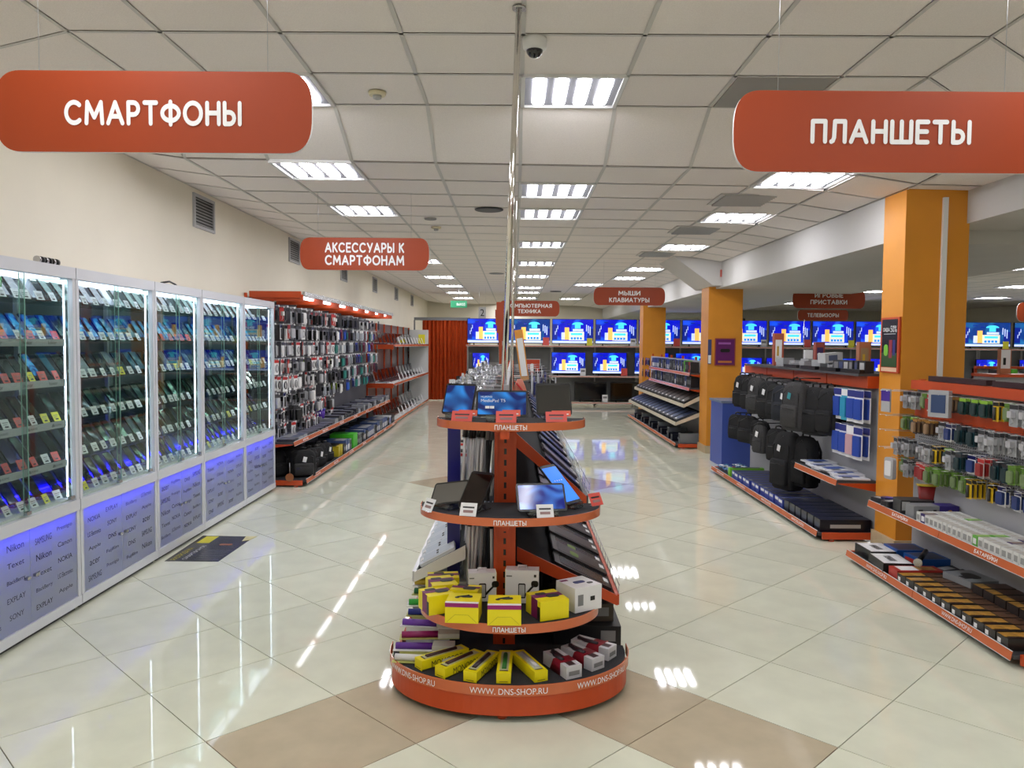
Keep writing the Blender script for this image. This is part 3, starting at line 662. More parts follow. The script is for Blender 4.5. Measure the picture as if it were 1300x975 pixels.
PK = {
 'white cable': pack(.10, .17, .02, W_, C(200, 40, 40), C(150, 150, 154), 'cable', nm='cable_pack'),
 'red-headed cable': pack(.10, .17, .02, W_, RED, K_, 'cable', nm='cable_pack'),
 'black charger': pack(.09, .18, .03, C(120, 120, 126), K_, K_, 'plug', nm='charger_pack'),
 'white charger': pack(.09, .16, .03, C(190, 60, 50), RED, C(235, 235, 235), 'plug', nm='charger_pack'),
 'black phone case': pack(.09, .17, .014, C(40, 40, 44), DARK, K_, 'case', nm='phone_case_pack'),
 'clear phone case': pack(.09, .17, .014, C(200, 205, 210), PAPER, C(170, 176, 186), 'case', nm='phone_case_pack'),
 'blue phone case': pack(.09, .17, .014, C(30, 60, 150), NAVY, C(30, 80, 190), 'case', nm='phone_case_pack'),
 'dark red phone case': pack(.09, .17, .014, C(120, 30, 50), PUR, C(100, 20, 40), 'case', nm='phone_case_pack'),
 'teal phone case': pack(.09, .17, .014, C(30, 110, 110), DARK, C(40, 130, 120), 'case', nm='phone_case_pack'),
 'black headset': pack(.12, .19, .04, C(90, 90, 94), C(40, 40, 44), K_, 'blister', nm='headset_pack'),
 'silver blister': pack(.10, .17, .03, C(130, 130, 135), C(60, 60, 66), C(185, 185, 190), 'blister', nm='blister_pack'),
 'black and lime': pack(.08, .14, .02, C(40, 42, 40), K_, C(150, 180, 50), 'pen', nm='blister_pack'),
 'white phone case': pack(.10, .18, .016, C(225, 225, 228), DARK, C(235, 235, 236), 'case', nm='phone_case_pack'),
 'stylus': pack(.05, .17, .02, W_, NAVY, C(60, 60, 64), 'pen'),
 'navy': pack(.085, .15, .02, NAVY, BLUE, C(40, 50, 110), 'case'),
}
HG = 'carded accessories on the left wall rack'
# left accessory rack
ar = side_rack('long orange wall rack packed with hanging phone accessories', -2.285, -2.90, 8.62, 15.3, 2.13, (.10, 2.08), ('WWW.DNS-SHOP.RU', 'АКСЕССУАРЫ'), s=1, pm=mat('dark_pegboard', (84, 84, 90), .6))
shelf(ar, -2.42, -2.88, 8.62, 15.3, .49, 1, ('АКСЕССУАРЫ', 'ЗАРЯДНЫЕ УСТРОЙСТВА'))
cp = MB().box(-2.90, -2.32, 8.66, 14.9, 2.115, 2.13, WHITE).build('canopy', ar)
MB().box(-2.33, -2.30, 8.66, 14.9, 2.10, 2.15, STEEL).build('canopy_edge', cp)
for k in range(8):
    yy = 8.66+.89*k; MB().box(-2.88, -2.32, yy-.012, yy+.012, 2.045, 2.115, ORANGE).build('canopy_arm', cp)
    if k < 7:
        MB().box(-2.47, -2.43, yy+.03, yy+.87, 2.09, 2.112, CLED).build('canopy_lamp', cp)
MB().box(-2.9, -2.34, 8.62, 8.66, 2.08, 2.15, ORANGE).build('canopy_end', cp)
hk = MB()
rowz = [2.0, 1.80, 1.60, 1.40, 1.21, 1.02, .84, .66]
Knames = list(PK)
near_k = ['white phone case', 'silver blister', 'white cable', 'white cable', 'red-headed cable', 'white charger', 'silver blister', 'stylus', 'black charger', 'black charger']
mid_k = ['white phone case', 'white charger', 'black headset', 'black charger', 'clear phone case', 'black phone case', 'white cable', 'black and lime', 'black charger', 'black headset', 'white phone case', 'silver blister']
far_k = ['black phone case', 'blue phone case', 'dark red phone case', 'clear phone case', 'navy', 'teal phone case', 'clear phone case']
for ri, z in enumerate(rowz):
    y = 8.72; c = 0; lim = 15.1 if ri < 6 else 11.5
    while y < lim:
        f = (y-8.7)/6.5
        lst = near_k if f+random.uniform(-.1, .1) < .22 else (mid_k if f+random.uniform(-.12, .12) < .5 else far_k)
        if ri == 0: lst = ['black charger', 'white charger', 'white phone case', 'black headset', 'black phone case']
        if ri >= 6: lst = ['white cable', 'red-headed cable', 'silver blister', 'black charger', 'white charger', 'stylus', 'black headset']
        nm = random.choice(lst); dx = random.uniform(.12, .3)
        place(PK[nm], (-2.88+dx, y, z-.005), R(90+random.uniform(-16, 10)), '%s pack on the %s hook row down, %s from the near end' % (nm, ordn(ri), ordn(c)), HG)
        if random.random() < .75 and c % 2: 
            place(PK[nm], (-2.88+dx-.07, y+.004, z-.005), R(90+random.uniform(-10, 10)), '%s pack behind another, %s hook row down, %s from near' % (nm, ordn(ri), ordn(c)), HG)
        hk.tube([(-2.888, y, z+.003), (-2.88+dx+.03, y, z+.004)], .0028, WIRE, 4); hk.box(-2.88+dx+.028, -2.88+dx+.031, y-.015, y+.015, z-.012, z+.01, PAPER)
        y += random.uniform(.125, .155)+(.03 if f > .5 else 0); c += 1
stuff(hk.build('hook', ar))
# things on the two shelves of the accessory rack (copied boxes)
def box_proto(name, w, d, h, m, cat, decs=(), top=None, front=None, sub=None):
    """carton, local front = -Y, sits on z=0; decs: (face, u0,u1,v0,v1, mat)"""
    q = MB(); q.box(-w/2, w/2, -d/2, d/2, 0, h, m, ms={1: top or m, 2: front or m}); o = q.build(name); ch = []
    for fc, u0, u1, v0, v1, mm in decs:
        e = .0009
        if fc == 'f': P = [(-w/2+u0*w, -d/2-e, v0*h), (-w/2+u1*w, -d/2-e, v0*h), (-w/2+u1*w, -d/2-e, v1*h), (-w/2+u0*w, -d/2-e, v1*h)]
        elif fc == 't': P = [(-w/2+u0*w, -d/2+v0*d, h+e), (-w/2+u1*w, -d/2+v0*d, h+e), (-w/2+u1*w, -d/2+v1*d, h+e), (-w/2+u0*w, -d/2+v1*d, h+e)]
        elif fc == 'r': P = [(w/2+e, -d/2+u0*d, v0*h), (w/2+e, -d/2+u1*d, v0*h), (w/2+e, -d/2+u1*d, v1*h), (w/2+e, -d/2+u0*d, v1*h)]
        else: P = [(-w/2-e, d/2-u0*d, v0*h), (-w/2-e, d/2-u1*d, v0*h), (-w/2-e, d/2-u1*d, v1*h), (-w/2-e, d/2-u0*d, v1*h)]
        ch.append(MB().poly(P, mm).build('printed_panel', o))
    tag(o, '', cat); return proto(o, *ch)
def zcase(): pass
SB1 = {
 'slim dark': box_proto('boxed_accessory', .16, .20, .025, C(52, 52, 62), 'box', [('t', .08, .92, .1, .9, C(110, 110, 130))]),
 'slim silver': box_proto('boxed_accessory', .15, .2, .03, C(150, 152, 160), 'box', [('t', .1, .9, .1, .5, C(70, 80, 120))]),
}
SB2 = {
 'blue and white': box_proto('accessory_carton', .11, .3, .16, C(70, 90, 140), 'box', [('f', .1, .9, .1, .6, PAPER), ('t', .1, .9, .1, .6, LGREY)]),
 'grey': box_proto('accessory_carton', .12, .3, .15, C(130, 136, 140), 'box', [('f', .1, .9, .5, .9, K_), ('t', .1, .9, .1, .7, DARK)]),
 'yellow': box_proto('accessory_carton', .12, .3, .14, C(200, 180, 40), 'box', [('t', 0, 1, .12, 1, K_)]),
 'green': box_proto('accessory_carton', .3, .34, .2, C(70, 190, 40), 'box', [('t', .05, .95, .3, .9, C(40, 130, 30))]),
 'black': box_proto('accessory_carton', .16, .32, .13, C(24, 24, 28), 'box', [('f', .1, .9, .3, .7, GREY)]),
 'white': box_proto('accessory_carton', .1, .3, .15, C(214, 216, 220), 'box', [('f', .15, .85, .2, .8, BLUE)]),
}
c = 0; y = 8.75
while y < 15.2:
    for xx, rw in ((-2.53, 'front'), (-2.72, 'back')):
        nm = random.choice(list(SB1)); st = 1 if y < 10.6 else random.choice([2, 3, 3])
        for q in range(st):
            place(SB1[nm], (xx, y, .49+q*.031), R(90+random.uniform(-5, 5)), '%s flat box, %s, %s row of the middle left shelf, %s from near' % (nm, ('lowest', 'second layer', 'third layer')[q], rw, ordn(c)), 'flat boxes on the middle shelf of the accessory rack')
    y += .2; c += 1
t = thing('plastic_tub', 'purple round plastic tub on the middle shelf of the accessory rack', 'tub', (-2.66, 10.75, .555))
MB().tube([(0, 0, 0), (0, 0, .11)], [.06, .07], C(90, 50, 170), 16).build('tub_body', t); MB().tube([(0, 0, .11), (0, 0, .13)], .074, C(50, 40, 170), 16).build('lid', t)
y = 10.45; c = 0; sq = ['yellow', 'yellow', 'black', 'blue and white', 'blue and white', 'grey', 'green']
while y < 15.2:
    nm = sq[c] if c < len(sq) else random.choice(['blue and white', 'grey', 'black', 'white', 'grey', 'white', 'blue and white'])
    wdt = {'green': .31}.get(nm, .16 if nm == 'black' else .125)
    y += wdt/2; place(SB2[nm], (-2.49, y, .066), R(90), '%s carton on the bottom left shelf, %s after the bags' % (nm, ordn(c)), 'cartons on the bottom shelf of the accessory rack')
    y += wdt/2+.012; c += 1
y = 10.2; c = 0
while y < 14.8:
    place(SB2['black'], (-2.74, y, .066), R(180) if c % 2 else R(90), 'black carton at the back of the bottom left shelf, %s from near' % ordn(c), 'black cartons at the back of the bottom shelf'); y += .36; c += 1
# bags on the bottom shelf: rounded camera bag
def bag(name, w, d, h, m, label, loc, rz, pocket=BAGG, strap=True, cat='bag', lean=0, tagm=None, hang=False):
    """soft bag: lofted rounded body, front pocket, top handle, straps; front -Y"""
    t = thing(name, label, cat, loc, rz)
    rings = []
    for k, (zz, sx, sy) in enumerate(((0, .84, .8), (.03, .96, .95), (.2, 1, 1.05), (.5, 1, 1), (.78, .97, .86), (.92, .84, .66), (.985, .62, .42), (1, .4, .25))):
        rings.append([(x*sx, y*sy+lean*zz*h, zz*h) for x, y in rr(w, d, min(w, d)*.36, 4)])
    MB().loft(rings, m).build('bag_body', t)
    pr = []
    for zz, s_ in ((.08, .8), (.1, 1), (.35, 1.02), (.5, .98), (.53, .8)):
        pr.append([(x*s_, y*(.6 if s_ < .9 else 1)-d*.5+lean*zz*h, zz*h) for x, y in rr(w*.74, d*.34, d*.12, 3)])
    pk = MB().loft(pr, pocket).build('front_pocket', t)
    MB().tube([(-w*.3, -d*.66+lean*.44*h, .44*h), (0, -d*.69+lean*.44*h, .46*h), (w*.3, -d*.66+lean*.44*h, .44*h)], .004, K_, 5).build('zipper', pk)
    MB().tube([(-w*.36, -d*.47, .4*h), (-w*.36, -d*.44+lean*.7*h, .75*h), (0, -d*.3+lean*.9*h, .93*h), (w*.36, -d*.44+lean*.7*h, .75*h), (w*.36, -d*.47, .4*h)], .005, K_, 5).build('zipper', t)
    MB().tube([(-.05, 0, h*.97), (-.045, 0, h*1.06), (0, 0, h*1.09), (.045, 0, h*1.06), (.05, 0, h*.97)], .009, K_, 6).build('handle', t)
    if strap:
        for s_ in (-1, 1): MB().tube([(s_*w*.25, d*.4, h*.92), (s_*w*.33, d*.62, h*.7), (s_*w*.33, d*.6, h*.35), (s_*w*.42, d*.4, h*.1)], .013, m, 6).build('shoulder_strap', t)
    if tagm: MB().box(-.02, .022, -.003, 0, -.06, 0, tagm, M=T(w*.05, -d*.6, h*.78, 0, R(15))).build('paper_tag', t)
    return t
bag('camera_bag', .3, .2, .3, BAG, 'black and grey camera bag at the near end of the bottom left shelf', (-2.42, 8.95, .066), R(25), BAGG, tagm=PAPER)
for k in range(5): bag('camera_bag', .24, .14, .24+.02*(k % 2), BAG, 'small black camera bag on the bottom left shelf, %s behind the black and grey one' % ordn(k), (-2.44-.03*(k % 2), 9.2+.22*k, .066), R(70), BAG, tagm=PAPER if k % 2 == 0 else None)
for k in range(3): bag('camera_bag', .28, .17, .3, BAG, 'black camera bag in the back row of the bottom left shelf, %s from near' % ordn(k), (-2.72, 8.9+.36*k, .066), R(60), BAG)
t = thing('key_charm', 'round brown charm hanging at the near end of the left rack', 'charm', (-2.46, 8.585, .07))
MB().tube([(0, 0, .04), (0, -.012, .04)], .045, C(150, 90, 50), 16).build('charm_disc', t); MB().tube([(0, 0, .08), (0, 0, .2)], .004, WIRE, 5).build('chain', t)

# ---------------------------------------------------------------- laptop shelves further along the left wall
lr = thing('laptop_rack', 'white and orange wall shelves with rows of open laptops', 'rack', (0, 0, 0))
MB().box(-2.93, -2.90, 15.35, 21.5, 0, 2.0, mat('rack_back_grey', (104, 104, 108), .3, coat=.3)).build('back_panel', lr)
for k in range(7): MB().box(-2.90, -2.87, 15.4+k*1.01, 15.44+k*1.01, 0, 2.0, ORANGE).build('upright', lr)
for z in (.07, .80, 1.56): 
    o = MB().box(-2.88, -2.36, 15.38, 21.45, z-.03, z, WHITE).build('shelf', lr); lipstrip(o, -2.345, 15.38, 21.45, z-.02, 1)
    MB().box(-2.88, -2.36, 15.34, 15.38, z-.09, z, ORANGE).build('end_bracket', o)
MB().box(-2.9, -2.35, 21.46, 21.50, 0, 1.95, WHITE).build('end_panel', lr)
LAPM = {'dark red': C(84, 26, 44, .3), 'black': C(22, 22, 26, .3), 'silver': C(170, 172, 178, .3), 'brown': C(100, 66, 50, .35)}
LAP = {}
for nm, m_ in LAPM.items():
    o = MB().prism(rr(.36, .25, .012, 2, 0, 0), 0, .02, m_).build('laptop'); ch = []
    ch.append(MB().box(-.15, .15, -.02, .09, .02, .0215, K_).build('keyboard', o))
    P = T(0, .12, .02, R(-15)); ch.append(MB().box(-.18, .18, -.006, .004, 0, .24, m_, M=P).build('lid', o))
    s = MB().box(-.165, .165, -.0075, -.006, .015, .225, SK, M=P).build('screen', o); ch.append(s)
    LAP[nm] = proto(tag(o, '', 'laptop'), *ch)
for zi, z in enumerate((.07, .80, 1.56)):
    for k in range(12):
        nm = ('brown', 'dark red', 'dark red')[zi] if k < 8 else ('silver', 'black', 'black')[zi]
        if zi == 1 and k < 1: nm = 'silver'
        place(LAP[nm], (-2.62, 15.65+.49*k, z), R(90), '%s open laptop on the %s shelf of the far left rack, %s from near' % (nm, ('bottom', 'middle', 'top')[zi], ordn(k)), 'open laptops on the left wall shelves')
LT_ = MB().box(-.05, .05, 0, .002, 0, .17, PAPER, M=T(0, 0, 0, R(-20))).box(-.05, .05, 0, .06, 0, .002, PAPER).build('price_card')
proto(tag(LT_, '', 'price card'))
for zi, z in enumerate((.07, .80, 1.56)):
    for k in range(9):
        place(LT_, (-2.40, 16.6+.52*k, z), R(90), 'tall white price card standing on the %s laptop shelf, %s from near' % (('bottom', 'middle', 'top')[zi], ordn(k)), 'price cards before the laptops')
yc_ = tag(MB().box(-.09, .09, -.002, .002, 0, .25, C(230, 220, 30)).build('yellow_card', None, (-2.5, 21.2, 1.57), R(20)), 'bright yellow price card at the far end of the top laptop shelf', 'price card')
# orange curtain and its rail
t = thing('curtain', 'long pleated orange curtain hanging between the laptop shelves and television rack', 'curtain', (-1.83, 21.8, 0))
pts = []; n = 120
def cw(i, z):
    x = -.72+1.28*i/n; return (x, .05*math.sin(i*.62)+.02*math.sin(i*1.7+z), z)
q = MB()
for i in range(n):
    for z0, z1 in ((.03, .7), (.7, 1.4), (1.4, 2.22)): q.poly([cw(i, z0), cw(i+1, z0), cw(i+1, z1), cw(i, z1)], CURT, True)
q.build('curtain_cloth', t); MB().box(-.95, .6, -.03, .03, 2.22, 2.30, GREY).build('curtain_rail', t)
for s_ in (-.94, .59): MB().box(s_-.02, s_+.02, -.02, .02, 0, 2.22, GREY).build('rail_post', t)
# ---------------------------------------------------------------- television racks
tvr = []
SHV = (.12, .79, 1.555)
for u in range(7):
    x0 = -1.23+2.2*u; x1 = x0+2.19
    t = thing('television_rack', 'grey television display rack with cream shelves, %s from the orange curtain' % ordn(u), 'rack', (x0, 20, 0), 0, None)
    MB().box(0, 2.19, .40, .43, .05, 1.54, mat('rack_panel', (112, 114, 116), .5)).build('back_panel', t)
    for z in SHV: 
        s = MB().box(0, 2.19, -.02, .40, z-.03, z, mat('cream_shelf', (205, 190, 165), .5)).build('shelf', t); MB().box(0, 2.19, -.03, -.02, z-.035, z, WHITE).box(0, 2.19, -.031, -.03, z-.028, z-.010, LIP).build('price_strip', s)
    for xx in (.0, 1.09, 2.15): MB().box(xx, xx+.035, .37, .41, 0, 1.53, LGREY).build('upright', t)
    for xx in (.1, 1.1, 2.05): MB().tube([(xx, .03, 0), (xx, .03, .09)], .02, STEEL, 8).build('foot', t)
# the picture shown on the sets: flat lit shapes
def lit(n, c, e=1.0):
    return mat(n, c, .3, emit=e)
TVB = scr('television_blue', (0, 16, 190), (20, 90, 235), 1.15, 2.2); TVB2 = scr('television_teal_blue', (0, 60, 150), (30, 120, 190), .8, 2.2)
def tv_meshes(w, h, bg):
    bz = MB().box(-w/2-.012, w/2+.012, -.02, .03, 0, h+.03, BLACK).box(-w*.35, w*.35, .03, .07, .05, h*.7, BLACK).mesh('bezel')
    s = MB(); z0 = .02
    def r(u0, u1, v0, v1, m, l): s.poly([(-w/2+u0*w, -.0205-.0006*l, z0+v0*h), (-w/2+u1*w, -.0205-.0006*l, z0+v0*h), (-w/2+u1*w, -.0205-.0006*l, z0+v1*h), (-w/2+u0*w, -.0205-.0006*l, z0+v1*h)], m)
    wh = lit('tv_white', (190, 205, 250), 1.0); cy = lit('tv_cyan', (70, 200, 240), 1.1); og = lit('tv_orange', (240, 180, 90), 1.0); cr = lit('tv_cream', (230, 225, 200), .9); bl = lit('tv_window_blue', (30, 130, 225), 1.0); dk = lit('tv_navy', (4, 30, 130), .9)
    r(0, 1, 0, 1, bg, 0); r(0, 1, 0, .09, wh, 1); r(.0, .12, .14, .8, dk, 1) ; r(.86, 1, .1, .62, dk, 1)
    r(.22, .32, .14, .45, wh, 2); r(.30, .41, .14, .66, og, 3); r(.41, .78, .12, .48, cr, 3)
    r(.45, .74, .33, .43, cy, 4)
    for k in range(4): r(.45+.075*k, .505+.075*k, .15, .25, bl, 4)
    for k in range(3): r(.06+.03*k, .075+.03*k, .35+.12*k, .5+.12*k, wh, 2); r(.83+.045*k, .85+.045*k, .5-.08*k, .78-.04*k, wh, 2)
    s.poly([(-w/2+w*(.62+.14*math.cos(a)), -.0225, z0+h*(.78+.11*math.sin(a))) for a in [i*math.pi/8 for i in range(9)]][::-1], cy)
    r(.55, .69, .62, .80, cy, 3); r(.5, .76, .50, .60, wh, 3); r(.2, .3, .86, .9, dk, 2); r(.36, .44, .78, .83, dk, 2)
    return bz, s.mesh('screen')
def tv(w, h, bg, x, z, label, group, off=False, fr=(0, 1)):
    t = thing('television', label, 'television', (x, 20.16, z), 0, group)
    k = (w, h, bg)
    if k not in TVC: TVC[k] = tv_meshes(w, h, bg)
    link('bezel', TVC[k][0], t, (0, 0, .045)); 
    if off: MB().box(-w/2, w/2, -.0215, -.02, .065, .045+h, GLOSSB).build('screen', t)
    else: link('screen', TVC[k][1], t, (0, 0, .045))
    for s_ in (-1, 1): MB().box(s_*w*.33-.015, s_*w*.33+.015, -.07, .1, 0, .012, BLACK).box(s_*w*.33-.012, s_*w*.33+.012, -.01, .01, .01, .06, BLACK).build('stand_foot', t)
TVC = {}
xs1 = [-.73+1.105*i for i in range(11)]+[12.02, 13.33]
for i, x in enumerate(xs1):
    big = i > 10; tv(1.2 if big else (.94 if i == 0 else 1.03), .60, TVB2 if (big or i in (1,)) else TVB, x, SHV[2], 'lit television on the top shelf, %s from the orange curtain' % ordn(i), 'televisions on the top shelf')
for i, x in enumerate([-.86, 1.38, 2.43, 3.5, 4.55, 6.0, 6.75, 8.4, 9.4, 10.9, 12.1, 13.2]):
    tv(.42 if i == 0 else (.85 if i < 5 else .62), .49 if i == 0 else .52 if i < 5 else .42, TVB, x, SHV[1], 'lit television on the middle shelf, %s from the orange curtain' % ordn(i), 'televisions on the middle shelf')
for i, x in enumerate([1.95, 2.87, 3.8, 4.8, 6.2, 7.3, 8.5]):
    tv(.80, .44, BLACK, x, SHV[0], 'switched-off television on the bottom shelf, %s from the left' % ordn(i), 'dark televisions on the bottom shelf', True)
PC = proto(tag(MB().box(-.07, .07, -.002, .002, 0, .19, PAPER).box(-.05, .05, -.0035, -.002, .1, .15, GREY).box(-.05, .05, -.05, .05, 0, .003, ACR).build('price_card'), '', 'price card'))
PCR = proto(tag(MB().box(-.08, .08, -.002, .002, 0, .2, TAGR).box(-.05, .05, -.05, .05, 0, .003, ACR).build('price_card'), '', 'price card'))
PCY = proto(tag(MB().box(-.07, .07, -.002, .002, 0, .19, TAGY).box(-.05, .05, -.05, .05, 0, .003, ACR).build('price_card'), '', 'price card'))
for i, x in enumerate(xs1):
    p, c = ((PC, 'white'), (PCR, 'red'), (PCY, 'yellow'))[i % 3 if i else 1]
    if i == 0: p, c = PC, 'white'
    place(p, (x+.42, 20.02, SHV[2]), R(-8), '%s price card at the foot of the %s television on the top shelf' % (c, ordn(i)), 'price cards before the televisions')
for i, x in enumerate([1.38, 2.43, 3.5, 4.55]): place(PC if i != 1 else PCR, (x+.36, 20.02, SHV[1]), 0, '%s price card by the %s television on the middle shelf' % ('white' if i != 1 else 'red', ordn(i+1)), 'price cards before the televisions')
for i, x in enumerate([1.95, 2.87, 3.8]): place(PC, (x+.36, 20.02, SHV[0]), 0, 'white price card by the %s switched-off television on the bottom shelf' % ordn(i), 'price cards before the televisions')
t = thing('poster_board', 'framed orange-red board with white figure on the middle television shelf', 'board', (.45, 20.1, .79)); MB().box(-.21, .21, -.02, .0, 0, .42, LGREY).build('frame', t); MB().box(-.19, .19, -.023, -.02, .02, .40, C(190, 60, 20)).prism(rr(.1, .2, .04, 3, 0, .2), .023, .025, PAPER, M=T(0, 0, 0, R(90))).build('print', t)
t = thing('set_top_box', 'flat black box under the television shelf near the chrome pole', 'box', (.0, 20.2, .79)); MB().box(-.4, .5, -.08, .1, .0, .09, BLACK).build('body', t)
tag(MB().prism(rr(.9, .5, .03), -.3, 0, mat('dark_board', (60, 62, 66), .6), M=T(7.3, 26.6, 2.25, R(90))).build('wall_board', None), 'dark wide board high on the far cream wall', 'board')

# ---------------------------------------------------------------- right-hand island racks (fronts at x = 2.5)
r1 = side_rack('nearest right-hand rack with batteries on pegs and cartons below', 2.49, 2.985, 3.86, 5.82, 1.36, (.07, 1.04), ('WWW.DNS-SHOP.RU',), s=-1)
MB().box(2.965, 2.995, 3.86, 5.82, 1.05, 1.20, ORANGE).box(2.93, 2.995, 3.86, 5.82, 1.29, 1.355, ORANGE).box(2.98, 2.99, 3.86, 5.82, 1.2, 1.3, PEG).build('orange_header', r1)
hol = MB()
for i in range(75):
    for k in range(20):
        yy = 3.9+.025*i; zz = .64+.02*k
        hol.box(2.9705, 2.9725, yy, yy+.006, zz, zz+.008, HOLE)
stuff(hol.build('peg_hole', r1))
shelf(r1, 2.64, 2.97, 3.86, 5.82, .455, -1, ('БАТАРЕЙКИ',))
hk = MB(); PB = {
 'green and dark battery': pack(.07, .11, .02, C(30, 70, 66), C(150, 200, 60), C(36, 60, 62), 'blister', nm='battery_pack'),
 'light green battery': pack(.065, .11, .02, C(110, 150, 60), C(90, 130, 40), C(120, 140, 96), 'blister', nm='battery_pack'),
 'dark teal': pack(.07, .12, .02, TEAL, DARK, C(24, 50, 56), 'blister', nm='battery_pack'),
 'brown and gold battery': pack(.07, .11, .02, C(60, 40, 34), C(170, 120, 50), C(150, 120, 90), 'blister', nm='battery_pack'),
 'red and white': pack(.08, .12, .02, C(200, 190, 186), RED, C(150, 40, 40), 'case', nm='adapter_pack'),
 'silver adapter': pack(.07, .13, .03, C(170, 172, 176), DARK, C(190, 190, 194), 'plug', nm='adapter_pack'),
 'blue and white': pack(.075, .12, .02, W_, NAVY, C(40, 60, 120), 'case', nm='adapter_pack'),
 'yellow and black': pack(.06, .12, .02, C(230, 190, 40), K_, C(60, 60, 60), 'pen', nm='battery_pack')}
BK = list(PB)
RW = [(1.27, ['silver adapter', 'light green battery', 'brown and gold battery', 'green and dark battery', 'green and dark battery', 'light green battery']), (1.09, ['light green battery', 'brown and gold battery', 'silver adapter', 'dark teal', 'silver adapter', 'silver adapter', 'brown and gold battery']), (.92, ['silver adapter', 'silver adapter', 'yellow and black', 'silver adapter', 'red and white', 'dark teal', 'light green battery']), (.77, ['silver adapter', 'red and white', 'light green battery', 'light green battery', 'yellow and black', 'blue and white', 'blue and white', 'silver adapter'])]
for ri, (z, ks) in enumerate(RW):
    y = 5.86; c = 0
    while y > 3.92:
        nm = ks[(c//2) % len(ks)] if random.random() < .8 else random.choice(BK)
        nst = random.choice([2, 3, 4]) if ri else random.choice([2, 3])
        for q in range(nst):
            place(PB[nm], (2.96-.03*q-.02, y, z), R(-90+random.uniform(-7, 7)), '%s pack, %s peg row, %s peg from the column, %s' % (nm, ordn(ri), ordn(c), 'frontmost' if q == nst-1 else '%s from board' % ordn(q)), 'carded batteries and adapters on pegs')
        hk.tube([(2.975, y, z+.006), (2.82, y, z+.009)], .0022, WIRE, 4); y -= random.uniform(.095, .15); c += 1
for z in (1.27, 1.09, .98, .85):
    for yy in (5.84, 5.75): hk.tube([(2.975, yy, z), (2.72, yy, z+.006)], .0022, WIRE, 4); hk.tube([(2.72, yy-.005, z+.006), (2.72, yy+.005, z+.006)], .004, PAPER, 6)
stuff(hk.build('hook', r1))
PBIG = proto(tag(MB().box(-.07, .07, -.02, .02, -.18, 0, C(180, 182, 186)).build('hanging_pack'), '', 'package'), )
pp = MB().box(-.05, .05, -.022, -.02, -.15, -.03, C(60, 80, 120)).build('printed_label', PBIG); KIDS[PBIG.name] = [pp]
place(PBIG, (2.84, 5.25, 1.31), R(-60), 'large silver pack with blue print hanging out from the nearest right rack', None)
t = thing('hanging_pack', 'grey electricity meter pack at the column end of the lowest peg row', 'package', (2.80, 5.80, .79), R(-80)); MB().prism(rr(.10, .16, .02, 3, 0, -.09), -.0, .03, LGREY, M=T(0, 0, 0, R(90))).build('card', t); MB().prism(rr(.07, .11, .01, 3, 0, -.09), .03, .036, PAPER, M=T(0, 0, 0, R(90))).build('device', t)
t = thing('hanging_pack', 'violet and grey tall pack on the topmost peg by the column', 'package', (2.76, 5.84, 1.285), R(-80)); MB().box(-.05, .05, -.006, .006, -.17, 0, LGREY).build('card', t); MB().box(-.05, .05, -.008, -.006, -.09, -.01, C(70, 40, 150)).build('printed_header', t)
# bottom shelf cartons
GOLD = mat('gold_keyboard_print', (190, 140, 60), .3, noise=.5, nscale=18)
BX1 = box_proto('keyboard_box', .098, .44, .062, C(30, 24, 24, .3), 'box', [('t', .05, .72, .0, .34, GOLD), ('t', .04, .96, .36, .98, C(110, 76, 54, .3)), ('t', .2, .5, .5, .9, C(50, 34, 30)), ('t', .62, .92, .03, .2, C(50, 30, 28)), ('f', .1, .4, .3, .7, PAPER)])
BX2 = box_proto('keyboard_box', .10, .20, .05, C(36, 28, 28, .3), 'box', [('t', .05, .95, .0, .3, GOLD), ('t', .04, .96, .34, .98, C(84, 52, 40, .3))])
BW = box_proto('boxed_device', .26, .2, .075, C(20, 20, 22), 'box', [('t', .03, .97, .04, .96, PAPER), ('t', .25, .75, .35, .6, DARK)])
BBL = box_proto('boxed_device', .2, .22, .09, C(30, 90, 170), 'box', [('t', .1, .9, .1, .9, C(60, 70, 100)), ('f', .1, .6, .2, .8, C(200, 60, 50))])
BRD = box_proto('boxed_device', .12, .3, .07, C(180, 50, 44), 'box', [('t', .1, .9, .1, .5, PAPER), ('t', .2, .8, .5, .9, GOLD)])
place(BW, (2.64, 5.66, .066), R(-90), 'black box with white top at the column end of the bottom right shelf', 'black boxes with white tops'); place(BW, (2.60, 5.36, .066), R(-94), 'black box with white top, second along the bottom right shelf', 'black boxes with white tops')
place(BBL, (2.83, 5.62, .066), R(-90), 'blue box at the back of the bottom right shelf by the column'); place(BBL, (2.86, 5.38, .066), R(-84), 'second blue box at the back of the bottom right shelf')
place(BRD, (2.66, 5.14, .066), R(-90), 'red box with gold and white top on the bottom right shelf')
for k in range(11): place(BX1, (2.725, 5.02-.106*k, .066), R(-90+random.uniform(-1.5, 1.5)), 'black and gold keyboard box lying on the bottom right shelf, %s from the red box' % ordn(k), 'black and gold keyboard boxes')
for k in range(6): place(BX2, (2.86, 4.62-.11*k, .130), R(-90+random.uniform(-1, 1)), 'short brown keyboard box behind the front row, bottom right shelf, %s from the column' % ordn(k), 'black and gold keyboard boxes')
def part_thing(name, label, cat, loc, rz, parts):
    t = thing(name, label, cat, loc, rz)
    for n_, mb in parts: mb.build(n_, t)
    return t
part_thing('boxed_fan', 'grey flat box with black picture lying among the keyboard boxes', 'box', (2.86, 4.86, .131), R(-80), [('box_body', MB().box(-.12, .12, -.1, .1, 0, .04, C(150, 154, 158))), ('picture', MB().prism(rr(.12, .08, .03), .04, .042, K_)), ('picture_foot', MB().box(-.01, .05, -.08, -.03, .04, .042, DARK))])
